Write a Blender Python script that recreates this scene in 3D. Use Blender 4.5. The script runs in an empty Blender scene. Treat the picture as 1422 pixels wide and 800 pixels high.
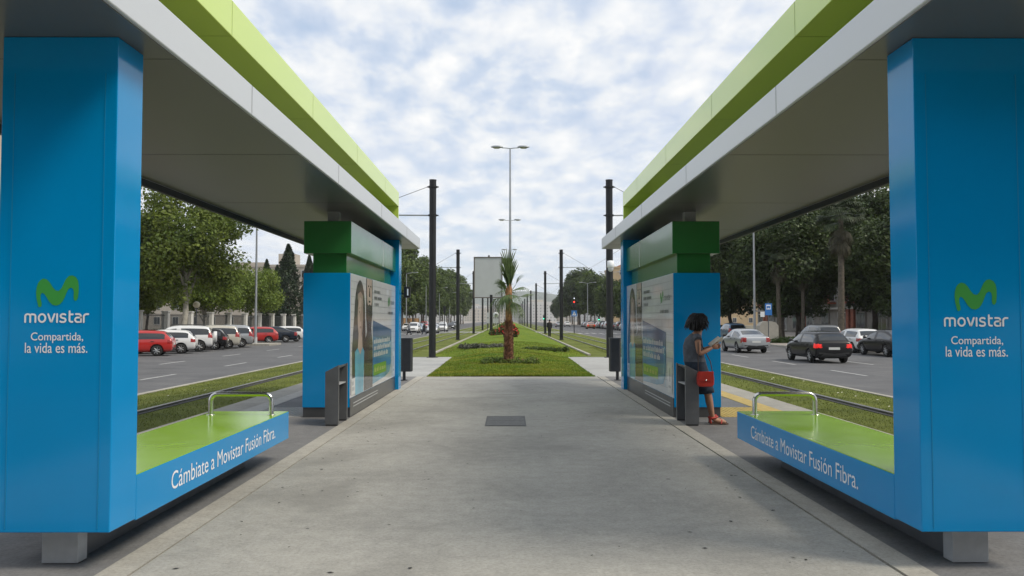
import bpy, bmesh, math, random
import numpy as np
from mathutils import Vector, Matrix

R = math.radians
random.seed(7)
rng = np.random.default_rng(11)
S = bpy.context.scene
COL = S.collection

# ------------------------------------------------------------------ camera, sky, sun, exposure
cam_d = bpy.data.cameras.new("camera")
cam_d.sensor_width = 36.0
cam_d.lens = 29.11
cam_d.clip_start = 0.05
cam_d.clip_end = 30000
cam = bpy.data.objects.new("camera", cam_d)
COL.objects.link(cam)
cam.location = (-0.045, 0.0, 1.55)
cam.rotation_euler = (R(90 + 2.19), 0, R(-0.2))
S.camera = cam

SUN_EL, SUN_AZ = 50.0, -22.0          # azimuth: degrees from +X towards +Y
SKY_STRENGTH = 0.1
SUN_STRENGTH = 2.4
EXPOSURE = 0.31

S.view_settings.view_transform = 'Standard'
S.view_settings.look = 'None'
S.view_settings.gamma = 1.0
S.view_settings.use_curve_mapping = False
S.view_settings.exposure = EXPOSURE
try:
    S.cycles.max_bounces = 8
    S.cycles.transparent_max_bounces = 8
    S.cycles.use_denoising = True
except Exception:
    pass

W = bpy.data.worlds.new("World")
S.world = W
W.use_nodes = True
nt = W.node_tree
nt.nodes.clear()


def N(t, typ, **kw):
    n = t.nodes.new(typ)
    for k, v in kw.items():
        setattr(n, k, v)
    return n


def math_node(t, op, a, b=None, clamp=False):
    n = N(t, 'ShaderNodeMath', operation=op, use_clamp=clamp)
    for i, x in enumerate((a, b)):
        if x is None:
            continue
        if hasattr(x, 'links'):
            t.links.new(x, n.inputs[i])
        else:
            n.inputs[i].default_value = x
    return n.outputs[0]


def mixc(t, fac, a, b, blend='MIX'):
    n = N(t, 'ShaderNodeMix', data_type='RGBA', blend_type=blend)
    for s, x in ((0, fac), (6, a), (7, b)):
        if hasattr(x, 'links'):
            t.links.new(x, n.inputs[s])
        elif s == 0:
            n.inputs[0].default_value = x
        else:
            n.inputs[s].default_value = (*x[:3], 1)
    return n.outputs[2]


def ramp(t, fac, stops):
    n = N(t, 'ShaderNodeValToRGB')
    e = n.color_ramp.elements
    while len(e) > 1:
        e.remove(e[-1])
    for i, (p, c) in enumerate(stops):
        if i:
            x = e.new(p)
        else:
            x = e[0]
            x.position = p
        c = (c, c, c) if isinstance(c, (int, float)) else c
        x.color = (*c, 1)
    t.links.new(fac, n.inputs[0])
    return n.outputs[0]


def noise(t, vec, scale, detail=5, rough=.55, lac=2.0, dist=0.0):
    n = N(t, 'ShaderNodeTexNoise')
    n.inputs['Scale'].default_value = scale
    n.inputs['Detail'].default_value = detail
    n.inputs['Roughness'].default_value = rough
    n.inputs['Distortion'].default_value = dist
    t.links.new(vec, n.inputs['Vector'])
    return n.outputs['Fac']


def build_world():
    t = nt
    sky = N(t, 'ShaderNodeTexSky', sky_type='NISHITA')
    sky.sun_disc = False
    sky.sun_elevation = R(SUN_EL)
    sky.sun_rotation = R(90 - SUN_AZ)
    sky.air_density = 1.0
    sky.dust_density = 1.0
    sky.ozone_density = 1.0
    tc = N(t, 'ShaderNodeTexCoord')
    sep = N(t, 'ShaderNodeSeparateXYZ')
    t.links.new(tc.outputs['Generated'], sep.inputs[0])
    z = math_node(t, 'MAXIMUM', sep.outputs[2], 0.0)
    zz = math_node(t, 'ADD', z, 0.16)
    px = math_node(t, 'DIVIDE', sep.outputs[0], zz)
    py = math_node(t, 'DIVIDE', sep.outputs[1], zz)
    comb = N(t, 'ShaderNodeCombineXYZ')
    t.links.new(px, comb.inputs[0])
    t.links.new(py, comb.inputs[1])
    mp = N(t, 'ShaderNodeMapping')
    mp.inputs['Location'].default_value = (3.1, 1.7, 0.0)
    mp.inputs['Scale'].default_value = (1.0, .62, 1.0)
    t.links.new(comb.outputs[0], mp.inputs[0])
    v = mp.outputs[0]
    n1 = noise(t, v, 3.0, 7, .55, 2.0, .25)
    n2 = noise(t, v, 8.5, 6, .5, 2.0, .15)
    n3 = noise(t, v, 0.8, 3, .5)
    cov = math_node(t, 'ADD', math_node(t, 'MULTIPLY', n1, .46), math_node(t, 'MULTIPLY', n2, .44))
    cov = math_node(t, 'ADD', cov, math_node(t, 'MULTIPLY', n3, .42))
    mask = ramp(t, cov, [(0.47, 0.10), (0.555, .62), (0.615, .93), (0.70, 1.0)])
    # cloud tone: bright tops, pale blue grey bodies
    tone = ramp(t, math_node(t, 'ADD', math_node(t, 'MULTIPLY', n1, .42), math_node(t, 'MULTIPLY', n2, .58)),
                [(0.38, (5.3, 5.9, 7.1)), (0.46, (5.9, 6.45, 7.4)), (0.53, (7.0, 7.3, 7.7)), (0.63, (8.3, 8.3, 8.25))])
    blue = mixc(t, 0.62, sky.outputs[0], (4.6, 6.0, 7.8))
    col = mixc(t, mask, blue, tone)
    # brighter milky band low at the horizon
    low = ramp(t, sep.outputs[2], [(0.0, 1.0), (0.10, .55), (0.26, 0.0)])
    col = mixc(t, math_node(t, 'MULTIPLY', low, .62), col, (7.0, 7.5, 8.1))
    bg = N(t, 'ShaderNodeBackground')
    t.links.new(col, bg.inputs[0])
    bg.inputs[1].default_value = SKY_STRENGTH
    out = N(t, 'ShaderNodeOutputWorld')
    t.links.new(bg.outputs[0], out.inputs[0])


build_world()

sun_d = bpy.data.lights.new("sun", 'SUN')
sun_d.energy = SUN_STRENGTH
sun_d.angle = R(19)
sun_d.color = (1.0, .92, .78)
sun = bpy.data.objects.new("sun", sun_d)
COL.objects.link(sun)
_d = Vector((math.cos(R(SUN_EL)) * math.cos(R(SUN_AZ)), math.cos(R(SUN_EL)) * math.sin(R(SUN_AZ)), math.sin(R(SUN_EL))))
sun.rotation_euler = _d.to_track_quat('Z', 'Y').to_euler()
sun.location = (30, 10, 40)

# ------------------------------------------------------------------ materials
MATS = {}


def mat(name, col, rough=.6, metal=0.0, var=0.0, vscale=3.0, bump=0.0, bscale=40.0, coat=0.0, spec=.5,
        emit=None, estr=0.0, island=0.0, alpha_trans=0.0, coords='Object', var2=None, dirt=0.0, rvar=None):
    if name in MATS:
        return MATS[name]
    m = bpy.data.materials.new(name)
    m.use_nodes = True
    t = m.node_tree
    b = t.nodes['Principled BSDF']
    b.inputs['Base Color'].default_value = (*col, 1)
    b.inputs['Roughness'].default_value = rough
    b.inputs['Metallic'].default_value = metal
    b.inputs['Specular IOR Level'].default_value = spec
    b.inputs['Coat Weight'].default_value = coat
    b.inputs['Coat Roughness'].default_value = .06
    tc = N(t, 'ShaderNodeTexCoord')
    src = None
    if var > 0:
        f = noise(t, tc.outputs[coords], vscale, 5, .6)
        lo = tuple(c * (1 - var) for c in col)
        hi = tuple(min(1, c * (1 + var)) for c in col) if var2 is None else var2
        src = ramp(t, f, [(0.3, lo), (0.7, hi)])
    if dirt > 0:
        f2 = noise(t, tc.outputs[coords], 7.0, 8, .7)
        src = mixc(t, math_node(t, 'MULTIPLY', ramp(t, f2, [(0.45, 0.0), (0.75, 1.0)]), dirt), src if src else col, tuple(c * .55 + .02 for c in col))
    if island > 0:
        g = N(t, 'ShaderNodeNewGeometry')
        dark = ramp(t, g.outputs['Random Per Island'], [(0, 1 - island), (1, 1 + island * .8)])
        src = mixc(t, 1.0, src if src else col, dark, 'MULTIPLY')
    if src is not None:
        t.links.new(src, b.inputs['Base Color'])
    if rough > .05 and (var > 0 or dirt > 0) and metal < .9:
        fr = noise(t, tc.outputs[coords], vscale * 2.7, 3, .5)
        rv = rvar if rvar is not None else (.015 if (coat > 0 or rough < .35) else .07)
        rr = ramp(t, fr, [(0.3, max(.02, rough - rv)), (0.7, min(1, rough + rv))])
        t.links.new(rr, b.inputs['Roughness'])
    if bump > 0:
        f = noise(t, tc.outputs[coords], bscale, 6, .65)
        bn = N(t, 'ShaderNodeBump')
        bn.inputs['Strength'].default_value = bump
        bn.inputs['Distance'].default_value = .02
        t.links.new(f, bn.inputs['Height'])
        t.links.new(bn.outputs[0], b.inputs['Normal'])
    if emit:
        b.inputs['Emission Color'].default_value = (*emit, 1)
        b.inputs['Emission Strength'].default_value = estr
    MATS[name] = m
    return m


def leaf_mat(name, col, col2, island=.35, trans=.35):
    if name in MATS:
        return MATS[name]
    m = bpy.data.materials.new(name)
    m.use_nodes = True
    t = m.node_tree
    b = t.nodes['Principled BSDF']
    b.inputs['Roughness'].default_value = .55
    b.inputs['Specular IOR Level'].default_value = .35
    tc = N(t, 'ShaderNodeTexCoord')
    f = noise(t, tc.outputs['Object'], .55, 3, .6)
    c = ramp(t, f, [(0.35, col), (0.68, col2)])
    g = N(t, 'ShaderNodeNewGeometry')
    k = ramp(t, g.outputs['Random Per Island'], [(0, 1 - island), (.6, 1.0), (1, 1 + island)])
    c = mixc(t, 1.0, c, k, 'MULTIPLY')
    t.links.new(c, b.inputs['Base Color'])
    tr = N(t, 'ShaderNodeBsdfTranslucent')
    t.links.new(c, tr.inputs[0])
    mx = N(t, 'ShaderNodeMixShader')
    mx.inputs[0].default_value = trans
    t.links.new(b.outputs[0], mx.inputs[1])
    t.links.new(tr.outputs[0], mx.inputs[2])
    t.links.new(mx.outputs[0], t.nodes['Material Output'].inputs[0])
    MATS[name] = m
    return m


def concrete_mat(name, base, warm, spots=True, joints=None):
    """Trowelled concrete: cloudy tone, fine grain, gum spots and oily stains."""
    m = bpy.data.materials.new(name)
    m.use_nodes = True
    t = m.node_tree
    b = t.nodes['Principled BSDF']
    tc = N(t, 'ShaderNodeTexCoord')
    o = tc.outputs['Object']
    a = noise(t, o, .55, 7, .62, 2, .4)
    c = ramp(t, a, [(0.3, tuple(x * .80 for x in base)), (0.52, base), (0.72, warm)])
    g = noise(t, o, 38, 6, .8)
    c = mixc(t, 1.0, c, ramp(t, g, [(0.28, .68), (0.5, 1.0), (0.72, 1.22)]), 'MULTIPLY')
    g2 = noise(t, o, 7.0, 6, .7)
    c = mixc(t, 1.0, c, ramp(t, g2, [(0.3, .84), (0.7, 1.10)]), 'MULTIPLY')
    if spots:
        # broad dark patches of wear
        st = noise(t, o, .42, 4, .55, 2, 1.0)
        c = mixc(t, ramp(t, st, [(0.55, 0.0), (0.68, .46)]), c, tuple(x * .5 for x in base))
        vo = N(t, 'ShaderNodeTexVoronoi', feature='F1')
        vo.inputs['Scale'].default_value = 3.3
        t.links.new(o, vo.inputs['Vector'])
        pick = N(t, 'ShaderNodeSeparateColor')
        t.links.new(vo.outputs['Color'], pick.inputs[0])
        near = math_node(t, 'LESS_THAN', vo.outputs['Distance'], math_node(t, 'MULTIPLY', pick.outputs[1], .085))
        on = math_node(t, 'GREATER_THAN', pick.outputs[0], .72)
        c = mixc(t, math_node(t, 'MULTIPLY', math_node(t, 'MULTIPLY', near, on), .75), c, (.035, .035, .036))
    t.links.new(c, b.inputs['Base Color'])
    b.inputs['Roughness'].default_value = .78
    b.inputs['Specular IOR Level'].default_value = .3
    bn = N(t, 'ShaderNodeBump')
    bn.inputs['Strength'].default_value = .35
    bn.inputs['Distance'].default_value = .01
    t.links.new(math_node(t, 'ADD', g, math_node(t, 'MULTIPLY', g2, .6)), bn.inputs['Height'])
    t.links.new(bn.outputs[0], b.inputs['Normal'])
    MATS[name] = m
    return m


def grass_ground(name, c1, c2, c3, patch=None):
    m = bpy.data.materials.new(name)
    m.use_nodes = True
    t = m.node_tree
    b = t.nodes['Principled BSDF']
    tc = N(t, 'ShaderNodeTexCoord')
    o = tc.outputs['Object']
    a = noise(t, o, .7, 5, .6, 2, .5)
    c = ramp(t, a, [(0.32, c1), (0.52, c2), (0.72, c3)])
    g = noise(t, o, 24, 5, .75)
    c = mixc(t, 1.0, c, ramp(t, g, [(0.25, .5), (0.5, 1.0), (0.8, 1.5)]), 'MULTIPLY')
    t.links.new(c, b.inputs['Base Color'])
    b.inputs['Roughness'].default_value = .9
    b.inputs['Specular IOR Level'].default_value = .15
    bn = N(t, 'ShaderNodeBump')
    bn.inputs['Strength'].default_value = .9
    bn.inputs['Distance'].default_value = .05
    t.links.new(g, bn.inputs['Height'])
    t.links.new(bn.outputs[0], b.inputs['Normal'])
    MATS[name] = m
    return m


M_CONC = concrete_mat("platform_concrete", (.345, .333, .298), (.40, .385, .342))
M_CONC2 = concrete_mat("edge_concrete", (.37, .35, .305), (.43, .41, .36), spots=False)
M_CONC3 = concrete_mat("path_concrete", (.36, .36, .345), (.42, .42, .40), spots=False)
M_PAVE = concrete_mat("dark_paving", (.175, .172, .17), (.215, .21, .205), spots=False)
M_ASPH = concrete_mat("asphalt", (.115, .115, .118), (.15, .148, .145), spots=True)
M_SIDEWALK = concrete_mat("pavement_tiles", (.30, .27, .24), (.36, .33, .30), spots=False)
M_GROUND = mat("soil", (.16, .15, .11), .95, var=.4, vscale=.05)
M_TRACKGRASS = grass_ground("track_grass", (.085, .105, .022), (.13, .155, .03), (.18, .19, .05))
M_LAWN = grass_ground("lawn_grass", (.085, .14, .010), (.125, .19, .014), (.20, .215, .022))
M_LINE = mat("road_paint", (.36, .36, .35), .7, var=.25, vscale=4)
M_YELLOW = mat("tactile_yellow", (.50, .36, .11), .75, var=.2, vscale=6, dirt=.35)
M_TACT = mat("tactile_grey", (.42, .40, .36), .75, var=.2, vscale=6, dirt=.3)
M_STEELRAIL = mat("rail_steel", (.23, .22, .21), .35, metal=.8, var=.2, vscale=2)
M_RUBBER = mat("rail_rubber", (.035, .035, .033), .8, var=.4, vscale=4)
M_IRON = mat("cover_iron", (.10, .10, .095), .6, metal=.3, var=.3, vscale=9, bump=.5, bscale=60)

M_BLUE = mat("blue_lacquer", (.0, .252, .58), .12, coat=.0, var=.03, vscale=1.5, spec=.42)
M_LIME = mat("lime_lacquer", (.245, .45, .008), .16, coat=.0, spec=.35, var=.05, vscale=1.5)
M_LIMEM = mat("lime_matt", (.60, .77, .13), .26, coat=.4)
M_GREEN = mat("dark_green_lacquer", (.020, .15, .035), .24, coat=.35, var=.06, vscale=2)
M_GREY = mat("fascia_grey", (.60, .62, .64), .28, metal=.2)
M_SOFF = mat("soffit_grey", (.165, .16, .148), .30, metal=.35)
M_RIM = mat("rim_dark", (.045, .045, .047), .5)
M_SEAM = mat("seam_blue", (.0, .235, .49), .4)
M_POSTG = mat("post_grey", (.46, .47, .48), .5, metal=.2, var=.12, vscale=5, dirt=.25)
M_DGREY = mat("support_grey", (.125, .13, .138), .42, metal=.35, var=.12, vscale=4)
M_PLINTH = mat("plinth_grey", (.085, .088, .092), .30, metal=.3, var=.15, vscale=3)
M_STEEL = mat("brushed_steel", (.62, .61, .59), .22, metal=1.0)
M_WHITE = mat("white_print", (.80, .82, .84), .55)
M_PGREEN = mat("logo_green", (.035, .30, .045), .5)
M_BLACKPOLE = mat("mast_black", (.014, .015, .017), .45, metal=.2, var=.3, vscale=3)
M_GALV = mat("galvanised", (.36, .38, .40), .45, metal=.6, var=.12, vscale=2)
M_BIN = mat("bin_grey", (.028, .031, .036), .45, var=.2, vscale=6)
M_WIRE = mat("wire", (.05, .05, .055), .5, metal=.6)
M_PANEL = mat("billboard_back", (.47, .49, .50), .5, metal=.15, var=.06, vscale=1.0)
M_PANELF = mat("billboard_frame", (.12, .10, .085), .5, var=.1)

# ------------------------------------------------------------------ mesh helper


class MB:
    def __init__(self, s=1):
        self.v, self.f, self.m, self.sm = [], [], [], []
        self.s = s

    def add(self, vs, fs, mi=0, smooth=False):
        o = len(self.v)
        s = self.s
        for a in vs:
            self.v.append((a[0] * s, a[1], a[2]))
        for f in fs:
            g = [o + i for i in f]
            if s < 0:
                g.reverse()
            self.f.append(g)
            self.m.append(mi)
            self.sm.append(smooth)
        return self

    def box(self, x0, x1, y0, y1, z0, z1, mi=0):
        x0, x1 = min(x0, x1), max(x0, x1)
        y0, y1 = min(y0, y1), max(y0, y1)
        z0, z1 = min(z0, z1), max(z0, z1)
        vs = [(x0, y0, z0), (x1, y0, z0), (x1, y1, z0), (x0, y1, z0), (x0, y0, z1), (x1, y0, z1), (x1, y1, z1), (x0, y1, z1)]
        return self.add(vs, [(3, 2, 1, 0), (4, 5, 6, 7), (0, 1, 5, 4), (1, 2, 6, 5), (2, 3, 7, 6), (3, 0, 4, 7)], mi)

    def prism(self, prof, y0, y1, mi=0, smooth=False):
        """profile of (x, z), counter-clockwise seen from -y, extruded along y"""
        n = len(prof)
        vs = [(p[0], y0, p[1]) for p in prof] + [(p[0], y1, p[1]) for p in prof]
        fs = [tuple(range(n)), tuple(range(2 * n - 1, n - 1, -1))]
        for i in range(n):
            j = (i + 1) % n
            fs.append((j, i, n + i, n + j))
        return self.add(vs, fs, mi, smooth)

    def prism_x(self, prof, x0, x1, mi=0):
        """profile of (y, z), counter-clockwise seen from +x, extruded along x"""
        n = len(prof)
        vs = [(x1, p[0], p[1]) for p in prof] + [(x0, p[0], p[1]) for p in prof]
        fs = [tuple(range(n)), tuple(range(2 * n - 1, n - 1, -1))]
        for i in range(n):
            j = (i + 1) % n
            fs.append((j, i, n + i, n + j))
        return self.add(vs, fs, mi)

    def prism_z(self, prof, z0, z1, mi=0):
        n = len(prof)
        vs = [(p[0], p[1], z1) for p in prof] + [(p[0], p[1], z0) for p in prof]
        fs = [tuple(range(n)), tuple(range(2 * n - 1, n - 1, -1))]
        for i in range(n):
            j = (i + 1) % n
            fs.append((j, i, n + i, n + j))
        return self.add(vs, fs, mi)

    def tube(self, pts, rad, n=8, mi=0, caps=True, smooth=True):
        pts = [Vector(p) for p in pts]
        if isinstance(rad, (int, float)):
            rad = [rad] * len(pts)
        vs, fs = [], []
        t0 = (pts[1] - pts[0]).normalized()
        ref = Vector((0, 0, 1)) if abs(t0.z) < .9 else Vector((1, 0, 0))
        u = t0.cross(ref).normalized()
        for i, p in enumerate(pts):
            if i == 0:
                t = t0
            elif i == len(pts) - 1:
                t = (pts[i] - pts[i - 1]).normalized()
            else:
                t = ((pts[i] - pts[i - 1]).normalized() + (pts[i + 1] - pts[i]).normalized())
                t = t.normalized() if t.length > 1e-6 else t0
            u = (u - t * u.dot(t))
            u = u.normalized() if u.length > 1e-6 else t.orthogonal().normalized()
            w = t.cross(u)
            for k in range(n):
                a = 2 * math.pi * k / n
                vs.append(tuple(p + (u * math.cos(a) + w * math.sin(a)) * rad[i]))
        for i in range(len(pts) - 1):
            for k in range(n):
                a, b = i * n + k, i * n + (k + 1) % n
                fs.append((a, b, b + n, a + n))
        self.add(vs, fs, mi, smooth)
        if caps:
            self.add(vs[:n], [tuple(range(n - 1, -1, -1))], mi)
            self.add(vs[-n:], [tuple(range(n))], mi)
        return self

    def lathe(self, prof, c=(0, 0, 0), axis='z', n=24, mi=0, smooth=True):
        vs, fs = [], []
        for (r, h) in prof:
            for k in range(n):
                a = 2 * math.pi * k / n
                q = (r * math.cos(a), r * math.sin(a), h)
                if axis == 'x':
                    q = (q[2], q[0], q[1])
                elif axis == 'y':
                    q = (q[1], q[2], q[0])
                vs.append((q[0] + c[0], q[1] + c[1], q[2] + c[2]))
        for i in range(len(prof) - 1):
            for k in range(n):
                a, b = i * n + k, i * n + (k + 1) % n
                fs.append((a, b, b + n, a + n))
        fs.append(tuple(range(n - 1, -1, -1)))
        o = (len(prof) - 1) * n
        fs.append(tuple(range(o, o + n)))
        return self.add(vs, fs, mi, smooth)

    def ellipsoid(self, c, r, n=14, m=9, mi=0, jitter=0.0, rot=None, rnd=None):
        vs, fs = [], []
        for i in range(m + 1):
            th = math.pi * i / m
            for k in range(n):
                ph = 2 * math.pi * k / n
                q = Vector((math.sin(th) * math.cos(ph), math.sin(th) * math.sin(ph), math.cos(th)))
                if jitter and 0 < i < m:
                    q *= 1 + jitter * ((rnd or random).random() - .5)
                q = Vector((q.x * r[0], q.y * r[1], q.z * r[2]))
                if rot:
                    q = rot @ q
                vs.append((q.x + c[0], q.y + c[1], q.z + c[2]))
        for i in range(m):
            for k in range(n):
                a, b = i * n + k, i * n + (k + 1) % n
                if i == 0:
                    fs.append((a, a + n, b + n))
                elif i == m - 1:
                    fs.append((a, a + n, b))
                else:
                    fs.append((a, a + n, b + n, b))
        return self.add(vs, fs, mi, True)

    def rings(self, rs, n=16, mi=0, caps=True):
        """horizontal-ish ellipse rings: (cx, cy, cz, rx, ry[, tilt_dz_per_dx])"""
        vs, fs = [], []
        for r in rs:
            tl = r[5] if len(r) > 5 else 0
            for k in range(n):
                a = 2 * math.pi * k / n
                dx, dy = r[3] * math.cos(a), r[4] * math.sin(a)
                vs.append((r[0] + dx, r[1] + dy, r[2] + tl * dx))
        for i in range(len(rs) - 1):
            for k in range(n):
                a, b = i * n + k, i * n + (k + 1) % n
                fs.append((a, b, b + n, a + n))
        self.add(vs, fs, mi, True)
        if caps:
            self.add(vs[:n], [tuple(range(n - 1, -1, -1))], mi)
            self.add(vs[-n:], [tuple(range(n))], mi)
        return self

    def build(self, name, mats, parent=None, off=None, bevel=0.0, recalc=False):
        if not isinstance(mats, (list, tuple)):
            mats = [mats]
        me = bpy.data.meshes.new(name)
        v = self.v
        if off:
            v = [(a[0] - off[0], a[1] - off[1], a[2] - off[2]) for a in v]
        me.from_pydata(v, [], self.f)
        for m in mats:
            me.materials.append(m)
        me.polygons.foreach_set('material_index', self.m)
        me.polygons.foreach_set('use_smooth', self.sm)
        if recalc:
            bm = bmesh.new()
            bm.from_mesh(me)
            bmesh.ops.recalc_face_normals(bm, faces=bm.faces)
            bm.to_mesh(me)
            bm.free()
        me.update()
        o = bpy.data.objects.new(name, me)
        COL.objects.link(o)
        if parent:
            o.parent = parent
        if bevel:
            b = o.modifiers.new('bevel', 'BEVEL')
            b.width = bevel
            b.segments = 2
            b.limit_method = 'ANGLE'
            b.angle_limit = R(40)
        return o


def raw_mesh(name, V, F, mats, parent=None, smooth=False, mi=None):
    """numpy verts (n,3), faces (m,k)"""
    me = bpy.data.meshes.new(name)
    k = F.shape[1]
    me.vertices.add(len(V))
    me.vertices.foreach_set('co', np.ascontiguousarray(V, dtype=np.float32).ravel())
    me.loops.add(F.size)
    me.loops.foreach_set('vertex_index', np.ascontiguousarray(F, dtype=np.int32).ravel())
    me.polygons.add(len(F))
    me.polygons.foreach_set('loop_start', np.arange(0, F.size, k, dtype=np.int32))
    me.polygons.foreach_set('loop_total', np.full(len(F), k, dtype=np.int32))
    if not isinstance(mats, (list, tuple)):
        mats = [mats]
    for m in mats:
        me.materials.append(m)
    if mi is not None:
        me.polygons.foreach_set('material_index', mi)
    me.update(calc_edges=True)
    me.validate()
    o = bpy.data.objects.new(name, me)
    COL.objects.link(o)
    if parent:
        o.parent = parent
    return o


def tag(o, label=None, cat=None, group=None, kind=None):
    if label:
        o['label'] = label
    if cat:
        o['category'] = cat
    if group:
        o['group'] = group
    if kind:
        o['kind'] = kind
    return o


def thing(name, label, cat, loc=(0, 0, 0), rz=0.0, group=None):
    o = bpy.data.objects.new(name, None)
    o.empty_display_size = .2
    COL.objects.link(o)
    o.location = loc
    o.rotation_euler = (0, 0, rz)
    return tag(o, label, cat, group)


KIDS = {}


def copy_tree(o, parent=None):
    c = o.copy()
    COL.objects.link(c)
    c.parent = parent
    for ch in list(o.children):
        copy_tree(ch, c)
    return c


def struct(name, mb, mats, **kw):
    return tag(mb.build(name, mats, **kw), kind='structure')


def text_mesh(name, body, m, parent, origin, u, v, width=None, height=None, bold=0.0, depth=.001, off=(0, 0, 0), align='CENTER', slab=False):
    """lettering fitted in a width x height box centred on origin, spanned by u (right) and v (up)"""
    cu = bpy.data.curves.new('lettering', 'FONT')
    cu.body = body
    cu.align_x = align
    cu.offset = bold
    cu.extrude = 0
    cu.resolution_u = 4
    cu.space_line = .95
    ob = bpy.data.objects.new('lettering_source', cu)
    COL.objects.link(ob)
    bpy.context.view_layer.update()
    me = bpy.data.meshes.new_from_object(ob.evaluated_get(bpy.context.evaluated_depsgraph_get()))
    bpy.data.objects.remove(ob)
    co = np.empty(len(me.vertices) * 3, dtype=np.float32)
    me.vertices.foreach_get('co', co)
    co = co.reshape(-1, 3)
    lo, hi = co.min(0), co.max(0)
    c = (lo + hi) / 2
    sx = width / (hi[0] - lo[0]) if width else None
    sy = height / (hi[1] - lo[1]) if height else sx
    sx = sx or sy
    u = np.array(u, float)
    v = np.array(v, float)
    nrm = np.cross(u, v)
    P = np.array(origin, float) + (co[:, :1] - c[0]) * sx * u + (co[:, 1:2] - c[1]) * sy * v + nrm * depth - np.array(off, float)
    faces = [tuple(p.vertices) for p in me.polygons]
    bpy.data.meshes.remove(me)
    b = MB()
    b.add([tuple(p) for p in P], faces)
    return b.build(name, m, parent)


def ribbon(pts, w, n_cap=6):
    """flat stroke of (varying) width along 2D points -> verts, faces with round ends"""
    pts = [np.array(p, float) for p in pts]
    if isinstance(w, (int, float)):
        w = [w] * len(pts)
    L, Rr = [], []
    for i, p in enumerate(pts):
        a = pts[max(0, i - 1)]
        b = pts[min(len(pts) - 1, i + 1)]
        d = (b - a) / max(1e-9, np.linalg.norm(b - a))
        nn = np.array((-d[1], d[0]))
        L.append(p + nn * w[i] / 2)
        Rr.append(p - nn * w[i] / 2)
    ring = list(L)
    d = pts[-1] - pts[-2]
    a0 = math.atan2(d[1], d[0])
    for k in range(1, n_cap):
        a = a0 + math.pi / 2 - math.pi * k / n_cap
        ring.append(pts[-1] + np.array((math.cos(a), math.sin(a))) * w[-1] / 2)
    vs = [tuple(x) for x in L] + [tuple(x) for x in Rr]
    n = len(pts)
    fs = [(i, n + i, n + i + 1, i + 1) for i in range(n - 1)]
    for end, idx in ((0, 0), (1, n - 1)):
        d = (pts[1] - pts[0]) if end == 0 else (pts[-1] - pts[-2])
        a0 = math.atan2(d[1], d[0])
        o = len(vs)
        cap = []
        for k in range(n_cap + 1):
            a = (a0 + math.pi / 2 + math.pi * k / n_cap) if end == 0 else (a0 - math.pi / 2 + math.pi * k / n_cap)
            vs.append(tuple(pts[idx] + np.array((math.cos(a), math.sin(a))) * w[idx] / 2))
            cap.append(o + k)
        fs.append(tuple(cap))
    return vs, fs


def smooth_path(ctrl, sub=8):
    """Catmull-Rom through control points with widths (x, y, w)"""
    c = [np.array(p, float) for p in ctrl]
    out = []
    for i in range(len(c) - 1):
        p0 = c[max(0, i - 1)]
        p1, p2 = c[i], c[i + 1]
        p3 = c[min(len(c) - 1, i + 2)]
        for k in range(sub):
            t = k / sub
            out.append(.5 * ((2 * p1) + (-p0 + p2) * t + (2 * p0 - 5 * p1 + 4 * p2 - p3) * t * t + (-p0 + 3 * p1 - 3 * p2 + p3) * t ** 3))
    out.append(c[-1])
    return out


def place2d(mb, vs, fs, origin, u, v, mi=0, lift=0.0):
    o = np.array(origin, float)
    u = np.array(u, float)
    v = np.array(v, float)
    nn = np.cross(u, v) * lift
    mb.add([tuple(o + u * p[0] + v * p[1] + nn) for p in vs], fs, mi)


# wavy letter M outline, in a box 1 wide x .75 high (centre origin)
M_OUT = [(208, 325), (195, 270), (190, 220), (195, 175), (206, 140), (225, 115), (250, 102), (280, 110), (305, 135), (330, 175), (355, 203), (382, 207), (404, 185), (420, 150),
         (440, 107), (465, 80), (495, 75), (525, 90), (544, 120), (551, 165), (551, 220), (545, 270), (530, 292), (513, 286), (507, 260), (510, 220), (503, 190), (485, 178), (465, 190),
         (450, 220), (435, 260), (417, 295), (395, 320), (365, 332), (330, 325), (300, 295), (280, 260), (262, 235), (242, 222), (230, 240), (231, 275), (240, 310), (240, 335), (225, 346), (213, 340)]


def wave_mark(mb, origin, u, v, size, mi, lift):
    p = [((a - 370) / 360 * size, (210 - c) / 360 * size) for a, c in M_OUT]
    if np.cross(u, v).dot((0, 0, 1)) is not None:
        p = p[::-1]
    place2d(mb, p, [tuple(range(len(p)))], origin, u, v, mi, lift)


def arc(cx, cy, r, a0, a1, n=7, ry=None):
    ry = ry or r
    return [(cx + r * math.cos(R(a0 + (a1 - a0) * k / n)), cy + ry * math.sin(R(a0 + (a1 - a0) * k / n))) for k in range(n + 1)]


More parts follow.
